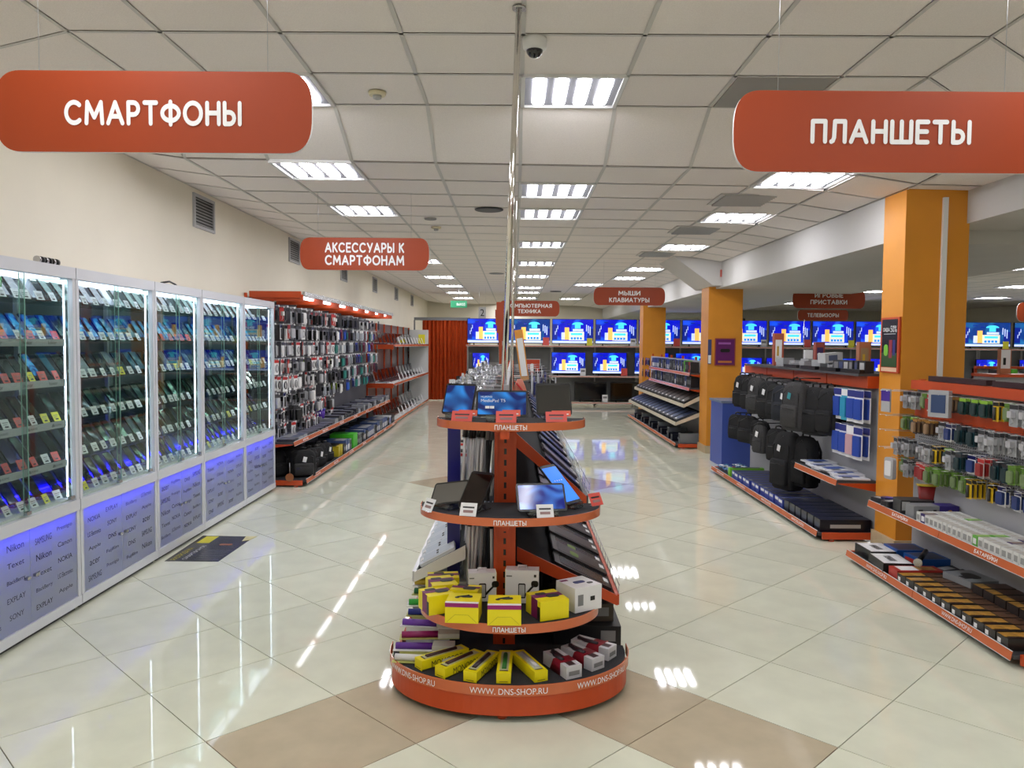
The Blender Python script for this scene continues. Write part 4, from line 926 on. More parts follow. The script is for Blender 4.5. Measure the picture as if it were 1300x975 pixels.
part_thing('boxed_headset', 'black torch-like device pack lying on the blue boxes', 'package', (2.78, 5.28, .16), R(-35), [('handle_tube', MB().tube([(0, -.2, .03), (0, .12, .03)], .016, K_, 10)), ('lens_ring', MB().tube([(0, -.24, .03), (0, -.2, .03)], [.028, .02], STEEL, 12))])
for k in range(3): part_thing('cable_pack', 'flat black device pack at the back of the bottom right shelf, %s from the column' % ordn(k), 'package', (2.90, 5.2-.14*k, .10+.012*k), R(-70+6*k), [('pack_body', MB().prism(rr(.09, .26, .02), 0, .022, DARK)), ('printed_label', MB().box(-.03, .03, -.06, .04, .022, .0228, LGREY))])
# middle shelf: white cartridge boxes and bigger boxes
WB = box_proto('cartridge_box', .048, .09, .06, C(222, 222, 220), 'box', [('f', .15, .85, .2, .75, C(150, 150, 150)), ('t', .1, .9, .1, .6, C(196, 190, 182))])
WG = box_proto('cartridge_box', .05, .09, .06, C(96, 180, 60), 'box', [('f', .15, .85, .2, .75, PAPER), ('t', .1, .9, .1, .9, C(160, 200, 110))])
WP = box_proto('cartridge_box', .048, .09, .06, C(60, 44, 110), 'box', [('f', .15, .85, .2, .75, PAPER), ('t', .1, .9, .1, .9, C(150, 130, 120))])
for rw in range(3):
    for k in range(24):
        y = 5.12-.053*k
        if y < 3.9: break
        nm, p = (('green', WG) if (rw, k) in ((0, 12), (1, 12), (2, 4)) else ('violet', WP) if random.random() < .06 else ('white', WB))
        place(p, (2.70+.096*rw, y, .456), R(-90+random.uniform(-5, 5)), '%s cartridge box, %s row of the middle right shelf, %s from the grey box' % (nm, ('front', 'second', 'third')[rw], ordn(k)), 'small cartridge boxes')
part_thing('carton', 'grey carton with black symbols on the middle right shelf', 'box', (2.74, 5.24, .456), R(0), [('box_body', MB().box(-.08, .09, -.05, .06, 0, .085, C(132, 134, 138))), ('black_symbols', MB().box(-.05, -.02, -.051, -.05, .04, .06, K_).box(-.05, -.03, -.051, -.05, .02, .032, K_).box(.05, .07, -.051, -.05, .04, .06, K_))])
part_thing('carton', 'purple carton with golden mark beside the grey carton', 'box', (2.90, 5.24, .456), R(0), [('box_body', MB().box(-.07, .06, -.05, .06, 0, .085, C(50, 34, 120))), ('golden_mark', MB().prism(rr(.03, .03, .012, 3, 0, .045), .05, .051, GOLD, M=T(0, 0, 0, R(90))))])
part_thing('carton', 'tall dark red cone-shaped gift pack on the middle right shelf', 'package', (2.86, 5.42, .456), R(-15), [('box_body', MB().loft([[(x, y, 0) for x, y in rr(.07, .05, .01)], [(x*1.3, y, .18) for x, y in rr(.085, .05, .01)]], C(130, 26, 26))), ('yellow_rim', MB().box(-.06, .06, -.03, .03, .18, .188, C(200, 170, 50))), ('label', MB().box(-.03, .0, -.0275, -.026, .01, .04, PAPER))])
part_thing('carton', 'black and silver packed device box on the middle right shelf by the column', 'box', (2.72, 5.42, .456), R(-6), [('box_body', MB().box(-.06, .16, -.07, .07, 0, .09, C(50, 50, 52))), ('side_print', MB().box(-.05, .0, -.071, -.07, .02, .08, LGREY))])
for k in range(5): part_thing('packed_device', 'dark bagged device lying on the middle right shelf, %s from the column' % ordn(k), 'package', (2.70+.06*(k % 3), 5.74-.055*k, .458+.012*(k % 2)), R(20+30*k), [('pack_body', MB().prism(rr(.07, .16, .02), 0, .03, (DARK, NAVY, BLACK)[k % 3])), ('printed_label', MB().box(-.02, .02, -.05, .05, .03, .031, (LGREY, BLUE, GREY)[k % 3]))])
# top ledge of the nearest rack
for k in range(2): part_thing('top_board', 'dark flat board resting on top of the nearest right rack, %s from the column' % ordn(k), 'board', (2.98, 5.3-.75*k, 1.356), R(2), [('board_panel', MB().box(-.03, .03, -.35, .3, 0, .035, C(50, 20, 26)))])

# ---- bag rack
r2 = side_rack('right-hand rack with hanging backpacks and blue cartons', 2.49, 2.985, 6.40, 9.86, 1.36, (.07, 1.30), ('WWW.DNS-SHOP.RU',), s=-1)
for k in range(4): MB().box(2.88, 3.0, 6.42+.86*k, 7.26+.86*k, 1.255, 1.355, ORANGE).build('header_board', r2)
MB().box(2.80, 3.3, 6.42, 9.6, 1.355, 1.375, SHELFM).build('top_shelf', r2)
MB().box(2.885, 2.89, 9.15, 9.6, 1.27, 1.36, C(200, 110, 150)).build('pink_banner', r2)
shelf(r2, 2.64, 2.97, 6.40, 7.36, .50, -1, ())
PT = box_proto('flat_package', .22, .26, .012, C(222, 224, 230), 'package', [('t', .1, .6, .15, .8, C(40, 80, 160)), ('t', .65, .9, .2, .5, K_)])
for k in range(6): place(PT, (2.80+.015*(k % 2), 6.52+.14*k, .501+.0125*(k % 3)), R(-90+random.uniform(-12, 12)), 'flat white tablet case package on the small right shelf, %s from near' % ordn(k), 'flat packages on the small right shelf')
TC = pack(.13, .27, .02, W_, C(40, 50, 130), C(30, 70, 170), 'case'); TC2 = pack(.10, .27, .02, C(60, 170, 200), PAPER, C(40, 150, 190), 'case'); TC3 = pack(.13, .27, .02, W_, PAPER, C(200, 160, 170), 'case')
for zi, z in enumerate((1.235, .93)):
    for k in range(4):
        for q in range(2):
            p, nm = (TC2, 'light blue') if (k == 2 and zi == 0) else ((TC3, 'white and pink') if (zi and k == 1) else (TC, 'white and blue'))
            place(p, (2.90-.06*q, 6.48+.142*k, z), R(-90+8), '%s tablet case pack, %s hook row, %s from near, %s one' % (nm, ('upper', 'lower')[zi], ordn(k), ('inner', 'outer')[q]), 'tablet case packs on hooks')
        MB
# boxes on bottom shelf of bag rack
DB = box_proto('router_box', .125, .42, .10, C(18, 20, 34, .3), 'box', [('t', .04, .96, .02, .98, C(30, 34, 60, .3)), ('t', .0, .06, .0, 1, C(110, 112, 130)), ('f', .1, .9, .3, .7, C(60, 70, 90)), ('r', .2, .8, .3, .6, LGREY)])
LB = box_proto('router_box', .12, .42, .085, C(60, 76, 170, .35), 'box', [('t', .04, .96, .02, .98, C(40, 44, 78, .35)), ('t', .1, .9, .04, .12, LGREY), ('t', 0, .05, 0, 1, LGREY), ('f', .1, .9, .6, .9, PAPER)])
y = 6.50
for k in range(6): place(DB, (2.74, y, .066), R(-90), 'black router box on the bottom shelf under the bags, %s from near' % ordn(k), 'black router boxes'); y += .148
y += .0
for k in range(12): place(LB, (2.74+random.uniform(-.015, .01), y, .066), R(-90+random.uniform(-2, 2)), 'blue router box under the hanging bags, %s beyond the black ones' % ordn(k), 'blue router boxes'); y += .148
GRB = box_proto('router_box', .08, .4, .1, C(120, 190, 50), 'box', [('t', .1, .9, .1, .9, C(40, 60, 40))]); place(GRB, (2.72, y+.0, .066), R(-90), 'single green box after the blue router boxes'); y += .08
PKB = mat('blue_wrap', (90, 130, 170), .2, noise=.5, nscale=40)
for k in range(10):
    o = thing('bagged_cable', 'blue and white bagged cable coil beyond the green box, %s along' % ordn(k//2*2+k % 2), 'package', (2.60+.2*(k % 2), y+.05+.052*k, .07+.02), R(30*k), 'bagged cable coils')
    MB().tube([(.05*math.cos(a), .06*math.sin(a), .015+.01*math.sin(3*a)) for a in [i*math.pi/6 for i in range(13)]], .012, PKB, 6, False).build('coil', o); MB().box(-.03, .03, -.07, .0, .022, .026, PAPER).build('paper_header', o)
# bags hanging in rows
BGS = [('backpack', 2.66, 7.42, .80, .30, .15, .46, BAGG, 'large charcoal backpack with a teal tag, hanging in front', C(60, 150, 160)),
 ('backpack', 2.78, 7.24, .78, .28, .15, .44, BAG, 'black backpack just nearer than the large charcoal one', None), ('backpack', 2.84, 7.06, .80, .26, .14, .42, BAG, 'black backpack nearest the tablet case packs, upper row', None),
 ('laptop_bag', 2.72, 7.90, .84, .36, .08, .36, mat('navy_fabric', (28, 32, 42), .9, bump=.4), 'dark navy laptop bag with white tag, upper row', PAPER), ('laptop_bag', 2.74, 8.15, .84, .36, .08, .36, BAG, 'black laptop bag behind the navy one, upper row', None),
 ('backpack', 2.74, 8.45, .82, .28, .14, .40, BAG, 'slim black backpack with a long tag, upper row', PAPER), ('backpack', 2.72, 8.80, .84, .26, .14, .40, BAGG, 'grey backpack further along the upper row', PAPER), ('backpack', 2.74, 9.12, .86, .26, .13, .38, BAG, 'black backpack last but one in the upper row', None), ('backpack', 2.74, 9.45, .86, .24, .13, .38, BAG, 'last black backpack of the upper row, by the blue panel', PAPER),
 ('backpack', 2.68, 7.66, .20, .32, .2, .56, BAG, 'big black backpack hanging low over the blue cartons', PAPER), ('backpack', 2.78, 7.46, .26, .26, .16, .48, BAG, 'black backpack just nearer than the low big one', None),
 ('laptop_bag', 2.74, 8.12, .40, .34, .08, .34, BAG, 'flat black laptop bag in the lower row', None), ('shoulder_bag', 2.66, 8.48, .44, .2, .08, .3, BAGG, 'small grey shoulder bag with white tag, lower row', PAPER), ('laptop_bag', 2.76, 8.80, .46, .3, .08, .3, BAG, 'black laptop bag beyond the small grey bag, lower row', None), ('laptop_bag', 2.74, 9.18, .46, .34, .09, .32, BAG, 'black laptop bag nearest the blue panel, lower row', None), ('laptop_bag', 2.72, 9.54, .46, .32, .09, .3, BAG, 'far black laptop bag of the lower row', None)]
hk = MB()
for n_, x, y, z, w_, d_, h_, m_, lb, tg_ in BGS:
    bag(n_, w_, d_, h_, m_, lb, (x, y, z), R(-70), m_ if m_ is not BAG else BAG, tagm=tg_, cat='bag')
    hk.tube([(2.98, y, z+h_*1.07), (x-.03, y, z+h_*1.075)], .006, BLACK, 6)
stuff(hk.build('bag_hook', r2))
# top of bag rack: boards, white boxes, dark boxes
for i, (y, h_, w_, c_) in enumerate(((8.9, .36, .11, C(176, 90, 66)), (7.7, .26, .09, C(150, 70, 60)), (6.72, .26, .10, C(170, 110, 80)))):
    part_thing('tall_product_box', ('tall orange and white boxed product', 'small orange product box with blue picture', 'brown product box with golden device')[i]+' standing on the bag rack', 'box', (2.97, y, 1.375), R(0), [('box_body', MB().box(-w_/2, w_/2, -.03, .03, 0, h_, c_)), ('printed_panel', MB().box(-w_*.36, w_*.3, -.031, -.03, .04, h_*.8, (PAPER, C(60, 40, 90), C(150, 130, 100))[i])), ('picture', MB().box(-w_*.2, -w_*.0, -.0318, -.031, h_*.3, h_*.6, (C(200, 160, 60), PAPER, C(200, 170, 60))[i]))])
for k in range(9): part_thing('silver_box', 'silver grey boxed device piled on top of the bag rack, %s from the column' % ordn(k), 'box', (2.92+.08*(k % 2), 7.15+.17*k, 1.376), R(15*(k % 3)-12), [('box_body', MB().box(-.07, .07, -.06, .06, 0, .05+.02*(k % 3), C(160, 162, 166))), ('printed_panel', MB().box(-.05, .03, -.04, .04, .05+.02*(k % 3), .0508+.02*(k % 3), (PAPER, DARK, GREY)[k % 3]))])
part_thing('silver_box', 'tilted white and grey boxed device on the pile on the bag rack', 'box', (2.93, 7.32, 1.445), R(20), [('box_body', MB().box(-.1, .1, -.05, .05, 0, .09, C(190, 192, 196), M=T(0, 0, .0, 0, R(-4)))), ('dark_window', MB().box(-.06, .04, -.0512, -.05, .02, .07, C(80, 90, 120), M=T(0, 0, .0, 0, R(-4))))])
for k in range(6): part_thing('toy_figure_box', 'dark windowed box on the near top of the bag rack, %s from the column' % ordn(k), 'box', (2.90, 6.50+.105*k, 1.376), R(-90+random.uniform(-12, 12)), [('box_body', MB().box(-.045, .045, -.04, .04, 0, .10, C(44, 46, 54))), ('window', MB().box(-.03, .03, -.041, -.04, .015, .085, (LGREY, C(60, 70, 110), GREY)[k % 3]))])
for k in range(4): part_thing('shallow_tray', 'shallow black tray along the front of the bag rack top, %s from near' % ordn(k), 'tray', (2.835, 6.62+.48*k, 1.376), 0, [('tray_body', MB().box(-.02, .02, -.19, .19, 0, .03, BLACK))])
t = thing('wifi_extender_stand', 'thin antenna post with white box on the bag rack', 'stand', (3.0, 8.2, 1.375)); MB().tube([(0, 0, 0), (0, 0, .5)], .004, STEEL, 6).build('post', t); MB().box(.01, .09, -.02, .02, .05, .18, PAPER).build('white_box', t)
# blue panel unit
t = thing('blue_cabinet', 'plain blue low cabinet standing before the second orange column', 'cabinet', (2.80, 10.6, 0)); MB().box(-.07, .34, -.3, .3, 0, .84, C(60, 84, 170, .4)).build('body', t); MB().box(-.09, .36, -.32, .32, .84, .87, C(110, 124, 150)).build('top', t)
# posters on columns
t = thing('column_poster', 'orange-framed dark poster on the nearest column reading 50%', 'poster', (3.03, 5.995, 1.32), 0)
t.location = (3.02, 5.99, 1.32); t.rotation_euler = (0, 0, R(0))
t.location = (2.936, 6.16, 1.61); t.rotation_euler = (0, 0, R(-90))
MB().box(-.15, .15, -.014, 0, -.215, .215, C(196, 70, 30)).build('frame', t); p_ = MB().box(-.125, .125, -.016, -.014, -.17, .20, C(18, 22, 44, .2)).box(-.125, .125, -.0165, -.016, -.17, -.06, C(30, 70, 24)).build('print', t)
text('СКИДКА', .11, .03, WTXT, 'lettering', p_, T(-.05, -.017, .12)); text('50%', .10, .05, WTXT, 'lettering', p_, T(.068, -.017, .125)); MB().box(-.09, .10, -.0168, -.016, .085, .088, WTXT).build('line', p_)
MB().prism(rr(.07, .09, .03, 3, -.05, -.04), .0165, .0175, C(120, 190, 50), M=T(0, 0, 0, R(90))).box(-.0, .05, -.0172, -.0165, -.10, .04, C(150, 40, 60)).box(.06, .10, -.0172, -.0165, -.08, .04, C(40, 40, 120)).build('picture', p_)
MB().box(-.125, .125, -.0155, -.014, -.205, -.175, C(230, 190, 160)).build('caption', t)
t = thing('column_poster', 'small purple poster on the second orange column', 'poster', (3.09, 11.595, 1.50)); MB().box(-.15, .15, -.012, 0, -.2, .2, C(150, 60, 60)).build('frame', t); p_ = MB().box(-.135, .135, -.014, -.012, -.185, .185, C(96, 20, 96, .3)).build('print', t)
MB().prism(rr(.14, .05, .02, 4, 0, .02), .014, .015, K_, M=T(0, 0, 0, R(90))).box(-.1, .1, -.0148, -.014, -.16, -.13, C(200, 120, 60)).box(-.1, .08, -.0148, -.014, .11, .14, C(160, 90, 170)).build('picture', p_)
t = thing('column_notice', 'narrow blue and white notice on the edge of the second column', 'notice', (2.87, 11.594, 1.5)); MB().box(-.03, .02, -.006, 0, -.18, .18, C(60, 70, 120)).build('sheet', t); MB().box(-.025, .015, -.007, -.006, -.17, -.05, PAPER).build('white_field', t)
t = thing('column_notice', 'small red emergency plate high on the second column beam box', 'notice', (2.95, 11.28, 2.62)); MB().box(-.03, .03, -.004, .02, -.05, .05, C(190, 90, 80)).build('plate', t)

# ---- far right rack with sloping shelves
r3 = side_rack('far right-hand rack with sloping shelves of laptops and keyboards', 2.49, 2.99, 12.1, 17.2, 1.4, (.07, 1.35), (), s=-1)
CREAM = mat('cream_metal', (214, 204, 184), .4)
def slope_shelf(t, xf, xb, zf, zb, y0, y1, s, m=FELT, edge=CREAM, end=ORANGE):
    L = math.hypot(xb-xf, zb-zf); an = math.atan2(zb-zf, xb-xf)
    o = MB().poly([(xf, y0, zf), (xb, y0, zb), (xb, y1, zb), (xf, y1, zf)], m).poly([(xf, y0, zf-.012), (xf, y1, zf-.012), (xb, y1, zb-.012), (xb, y0, zb-.012)], m).build('sloping_shelf', t)
    MB().box(xf-.01, xf+.01, y0, y1, zf-.03, zf+.022, edge).build('front_edge', o)
    for yy in (y0-.012, y1):
        MB().prism([(xf, zf-.03), (xb, zb-.05), (xb, zb+.02), (xf, zf+.02)][::(1 if s < 0 else -1)], -yy-.012, -yy, end, M=Matrix(((1,0,0,0),(0,0,-1,0),(0,1,0,0),(0,0,0,1)))).build('end_plate', o)
    return o
slope_shelf(r3, 2.50, 2.92, .38, .56, 12.15, 17.1, -1, end=CREAM); slope_shelf(r3, 2.62, 2.94, .66, .83, 12.15, 17.1, -1, end=CREAM)
for z in (.93, 1.16): shelf(r3, 2.70, 2.97, 12.15, 15.8, z, -1)
def on_slope(xf, zf, xb, zb, u, y, up=.0):   # matrix for an item lying on the slope; u along from front edge
    an = math.atan2(zb-zf, xb-xf); return (xf+(xb-xf)*u, y, zf+(zb-zf)*u+up), an
SLP = {}
def slope_item(name, label, cat, wy, lx, th, m, m2, xf, zf, xb, zb, u, y, up, group, tag_=None):
    k = (wy, lx, th, m.name, m2.name)
    (p, an) = on_slope(xf, zf, xb, zb, u, y, up)
    if k not in SLP:
        b = MB().prism(rr(lx, wy, .01, 2), 0, th, m).mesh(name); d = MB().prism(rr(lx*.8, wy*.75, .01, 2), th, th+.0012, m2).mesh('printed_panel'); SLP[k] = (b, d, MB().box(-lx*.46, -lx*.38, -wy*.14, wy*.14, th+.0012, th+.003, PAPER).mesh('price_label'))
    o = link(name, SLP[k][0], None, p); o.rotation_euler = (0, -abs(math.atan2(abs(zb-zf), abs(xb-xf))), math.pi if xf > xb else 0); tag(o, label, cat, group); link('printed_panel', SLP[k][1], o)
    link('price_label', SLP[k][2], o)
    return o
for k in range(14): slope_item('boxed_keyboard', 'dark boxed keyboard, upper sloping shelf of the far right rack, %s from near' % ordn(k), 'box', .31, .30, .035, C(40, 38, 40), C(66, 48, 42), 2.62, .66, 2.94, .83, .5, 12.33+.345*k, .012, 'boxed keyboards on sloping shelves')
for k in range(14): slope_item('boxed_keyboard', 'blue-grey boxed keyboard, lower sloping shelf of the far right rack, %s from near' % ordn(k), 'box', .31, .34, .035, C(50, 56, 68), C(70, 84, 120), 2.50, .38, 2.92, .56, .45, 12.33+.345*k, .012, 'boxed keyboards on sloping shelves')
GBX = {'black': box_proto('game_box', .06, .13, .17, C(30, 32, 38), 'box', [('f', .1, .9, .3, .7, GREY)]), 'blue': box_proto('game_box', .06, .13, .18, C(40, 60, 130), 'box', [('f', .1, .9, .1, .5, PAPER)]), 'grey': box_proto('game_box', .07, .13, .16, C(90, 92, 98), 'box', [('f', .1, .9, .3, .8, DARK)]), 'red': box_proto('game_box', .07, .13, .17, C(150, 40, 34), 'box', [('f', .1, .9, .3, .7, K_)]), 'green': box_proto('game_box', .08, .13, .18, C(90, 190, 50), 'box', [('f', .1, .9, .3, .7, C(40, 90, 30))])}
for zi, z in enumerate((.93, 1.16)):
    y = 12.25; c = 0
    while y < 15.7:
        nm = 'red' if (zi and c == 1) else 'green' if (zi and c == 4) else random.choice(['black', 'blue', 'grey', 'black'])
        place(GBX[nm], (2.80, y, z), R(-90+random.uniform(-8, 8)), '%s boxed mouse on the %s flat shelf of the far right rack, %s from near' % (nm, ('lower', 'upper')[zi], ordn(c)), 'boxes standing on the far right rack'); y += .115; c += 1
for k in range(16): place((DB, LB)[0] if k % 3 else SB2['grey'], (2.74, 12.3+.30*k, .066), R(-90), 'dark carton on the bottom shelf of the far right rack, %s from near' % ordn(k), 'cartons at the bottom of the far right rack')
for zi, z in enumerate((1.22, .98)):
    for k in range(6): place(PK[('dark red phone case', 'navy', 'black phone case')[k % 3]], (2.80-.05*(k % 2), 16.0+.17*k, z+.1), R(-90), '%s pack at the far end of the far right rack, %s row, %s' % (('dark red', 'navy', 'black')[k % 3], ('upper', 'lower')[zi], ordn(k)), 'packs at the far end of the far right rack')

# ---- things seen past the nearest column: low game rack
t = thing('low_rack', 'orange-topped low rack with small goods beyond the nearest column', 'rack', (0, 0, 0)); MB().box(5.6, 9.4, 9.62, 9.66, .05, 1.34, PEG).build('back_panel', t); MB().box(5.6, 9.4, 9.2, 9.6, 1.14, 1.16, CREAM).build('shelf', t); MB().box(5.6, 9.4, 9.56, 9.62, 1.34, 1.37, ORANGE).build('top_rail', t); MB().box(5.6, 9.4, 9.2, 9.6, .05, .08, SHELFM).build('base_shelf', t)
for x in (5.6, 7.5, 9.38): MB().box(x, x+.03, 9.6, 9.66, 0, 1.34, ORANGE).build('upright', t)
for k in range(16):
    nm = random.choice(list(GBX)); place(GBX[nm], (5.72+.19*k, 9.4, 1.16), random.uniform(-.3, .3), '%s boxed accessory on the low rack past the nearest column, %s along' % (nm, ordn(k)), 'boxes on the low rack past the column')
part_thing('tall_product_box', 'tall white and orange product box standing past the nearest column', 'box', (5.52, 8.9, 1.30), 0, [('box_body', MB().box(-.06, .06, -.03, .03, 0, .28, C(190, 120, 80))), ('printed_panel', MB().box(-.055, .05, -.031, -.03, .06, .27, PAPER)), ('picture', MB().box(-.03, .0, -.0318, -.031, .1, .18, K_))])
t = thing('side_counter', 'low grey counter beneath the product box past the nearest column', 'counter', (6.2, 8.9, 0)); MB().box(-.9, 2.4, -.2, .2, 0, 1.27, C(150, 150, 154)).build('body', t); MB().box(-.92, 2.42, -.22, .22, 1.27, 1.30, ORANGE).build('top', t)
# ---------------------------------------------------------------- central gondola
g = thing('gondola_rack', 'orange double-sided shop gondola with four rounded end shelves in the middle aisle', 'rack', (0, 0, 0))
GX, GY = -.04, 3.66; GE = 9.3
def half(a, b, n=36, yc=GY, back=.06, cx=-.014):
    return [(cx+a*math.cos(math.pi+math.pi*i/n), yc+b*math.sin(math.pi+math.pi*i/n)) for i in range(n+1)]+[(cx+a, yc+back), (cx-a, yc+back)]
def lipband(par, a, b, z0, z1, m, name, n=44, cx=-.014, yc=GY, out=.004, back=.06):
    q = MB(); p0 = half(a, b, n, yc, back, cx)[:n+1]; p0 = [(cx-a, yc+back)]+p0+[(cx+a, yc+back)]; p1 = [(cx+(x-cx)*(1+out/a), yc+(y-yc)*(1+out/b) if y < yc else y) for x, y in p0]
    for i in range(len(p0)-1):
        A, B = p1[i], p1[i+1]; C_, D_ = p0[i], p0[i+1]
        q.poly([(A[0], A[1], z0), (B[0], B[1], z0), (B[0], B[1], z1), (A[0], A[1], z1)], m, True)
        q.poly([(A[0], A[1], z1), (B[0], B[1], z1), (D_[0], D_[1], z1), (C_[0], C_[1], z1)], m)
        q.poly([(A[0], A[1], z0), (C_[0], C_[1], z0), (D_[0], D_[1], z0), (B[0], B[1], z0)], m)
        q.poly([(C_[0], C_[1], z0), (C_[0], C_[1], z1), (D_[0], D_[1], z1), (D_[0], D_[1], z0)], m)
    return q.build(name, par)
def arctext(par, s, a, b, z, w, h, ang0, m=WTXT, bold=.03):
    """lettering bent round the lip; ang0 in degrees from straight ahead"""
    o = text(s, w, h, m, 'lettering', par, bold=bold)
    # arc-length parametrisation of the ellipse
    N = 400; th = [math.pi+math.pi*i/N for i in range(N+1)]; P = [(-.014+a*math.cos(t), GY+b*math.sin(t)) for t in th]; S = [0]
    for i in range(N): S.append(S[-1]+math.dist(P[i], P[i+1]))
    s0 = S[-1]*(.5+ang0/180)
    for v in o.data.vertices:
        s_ = min(max(s0+v.co.x, 0), S[-1]-1e-6); k = max(i for i in range(0, N, 8) if S[i] <= s_)
        while S[k+1] < s_: k += 1
        f = (s_-S[k])/(S[k+1]-S[k]); x = P[k][0]+(P[k+1][0]-P[k][0])*f; y = P[k][1]+(P[k+1][1]-P[k][1])*f
        tx, ty = P[k+1][0]-P[k][0], P[k+1][1]-P[k][1]; l = math.hypot(tx, ty); v.co = (x+ty/l*.0056, y-tx/l*.0056, z+v.co.z)
    return o
# base tier
b1 = MB().prism(half(.545, .405), .035, .155, BLACK, cap=FELT).build('end_shelf', g)
lipband(b1, .548, .412, .03, .115, ORANGE, 'kick_band'); lb = lipband(b1, .558, .42, .118, .165, LIP, 'price_strip')
arctext(lb, 'WWW. DNS-SHOP.RU', .562, .424, .141, .33, .026, 0); arctext(lb, 'WWW.DNS-SHOP.RU', .562, .424, .141, .30, .026, -55); arctext(lb, 'WWW.DNS-SHOP.RU', .562, .424, .141, .30, .026, 52)
MB().tube([(-.04, 3.30, 0), (-.04, 3.30, .01), (-.04, 3.30, .011), (-.04, 3.30, .035)], [.022, .022, .008, .008], ORANGE, 10).build('foot', b1)
for s_ in (-.4, .4): MB().tube([(s_, 3.6, 0), (s_, 3.6, .035)], .015, ORANGE, 8).build('foot', b1)
for z, a, b, h_ in ((.390, .418, .33, .040), (.846, .421, .31, .034), (1.252, .345, .25, .034)):
    e = MB().prism(half(a-.006, b-.006), z-.022, z-.003, ORANGE, cap=FELT).build('end_shelf', g)
    l_ = lipband(e, a-.004, b-.004, z-h_, z+.002, LIP, 'price_strip'); arctext(l_, 'ПЛАНШЕТЫ', a, b, z-h_/2, .14, .022, 0)
    MB().prism([(GX-.02, 3.72), (GX+.02, 3.72), (GX+.02, 3.42), (GX-.02, 3.42)][::-1], z-.07, z-.024, ORANGE).build('support_arm', e)
    MB().tube([(GX, 3.75, z-.07), (GX, 3.75, z-.04)], .075, ORANGE, 16).build('mounting_hub', e)
# upright with slots
up = MB().box(GX-.045, GX+.045, 3.73, 3.79, .03, 1.30, ORANGE).box(GX-.052, GX-.036, 3.722, 3.80, .03, 1.30, ORANGE).box(GX+.036, GX+.052, 3.722, 3.80, .03, 1.30, ORANGE).build('upright', g)
for k in range(22): MB().box(GX-.006, GX+.006, 3.7285, 3.731, .10+.054*k, .128+.054*k, BLACK).build('slot', up)
for k in range(1, 7): MB().box(GX-.03, GX+.03, 3.8+.9*k, 3.86+.9*k, .03, 1.40, ORANGE).build('upright', g)
MB().box(GX-.012, GX+.012, 3.80, GE, .05, 1.40, PEG).build('back_panel', g)
MB().box(GX-.5, GX+.5, 3.72, GE, .03, .06, FELT).build('base_shelf', g)
for s_, xe in ((1, GX+.525), (-1, GX-.525)):
    MB().box(min(xe, xe-.012*s_), max(xe, xe-.012*s_), 3.74, GE, .03, .10, ORANGE).build('base_edge', g)
# right side sloping tiers
slope_shelf(g, .52, .02, .335, .575, 3.86, GE, 1, edge=ORANGE); slope_shelf(g, .36, .0, .83, 1.15, 3.86, GE, 1, edge=SHELFM, end=ORANGE)
wr = MB()
for (xx, zz, h_) in ((.53, .36, .045), (.375, .86, .05)):
    for q in range(2): wr.tube([(xx, 3.86, zz+h_*q), (xx, GE, zz+h_*q)], .0022, WIRE, 4)
    for k in range(46): wr.tube([(xx, 3.88+.118*k, zz-.02), (xx, 3.88+.118*k, zz+h_)], .0018, WIRE, 4)
wr.build('wire_rail', g)
SK1, SK2 = C(52, 34, 32, .3), C(30, 28, 32, .3)
for k in range(26):
    m_, m2 = ((SK2, C(44, 36, 36, .3)) if k < 8 else (C(74, 40, 42, .3), C(96, 56, 54, .3))) if k % 2 else (SK2, C(36, 32, 34, .25))
    o = slope_item('cooling_pad_box', 'dark flat laptop pack, lower right slope of the gondola, %s from the round end' % ordn(k), 'package', .21, .32, .012, m_, m2, .52, .335, .02, .575, .34, 4.0+.2*k, .014+.014*(k % 2), 'flat packs on the lower gondola slope')
    if k in (1, 2): MB().prism(rr(.05, .08, .02, 4, .03, .02), .0135, .0145, C(120, 160, 40)).build('green_mark', o)
for k in range(26):
    m_, m2 = [(C(26, 30, 50, .25), C(60, 90, 170, .25)), (C(60, 54, 66, .3), C(120, 118, 140, .3)), (BLACK, C(30, 60, 140, .25))][k % 3]
    slope_item('tablet_case', 'blue-grey tablet case, upper right slope of the gondola, %s from the round end' % ordn(k), 'case', .15, .24, .012, m_, m2, .36, .83, .0, 1.15, .33, 4.0+.2*k, .016+.014*(k % 2), 'tablet cases on the upper gondola slope')
# upper right: hanging packs above, at the back half
hk = MB()
for k in range(18):
    y = 4.9+.23*k; place(PK[('black phone case', 'black headset', 'clear phone case', 'navy')[k % 4]], (.14+.07*(k % 3), y, 1.37), R(90+random.uniform(-10, 10)), '%s pack on the top right of the gondola, %s from the round end' % (('black case', 'black headset', 'clear case', 'navy')[k % 4], ordn(k)), 'packs on the top right of the gondola'); hk.tube([(GX, y, 1.365), (.20+.07*(k % 3)-.03, y, 1.372)], .0018, WIRE, 4)
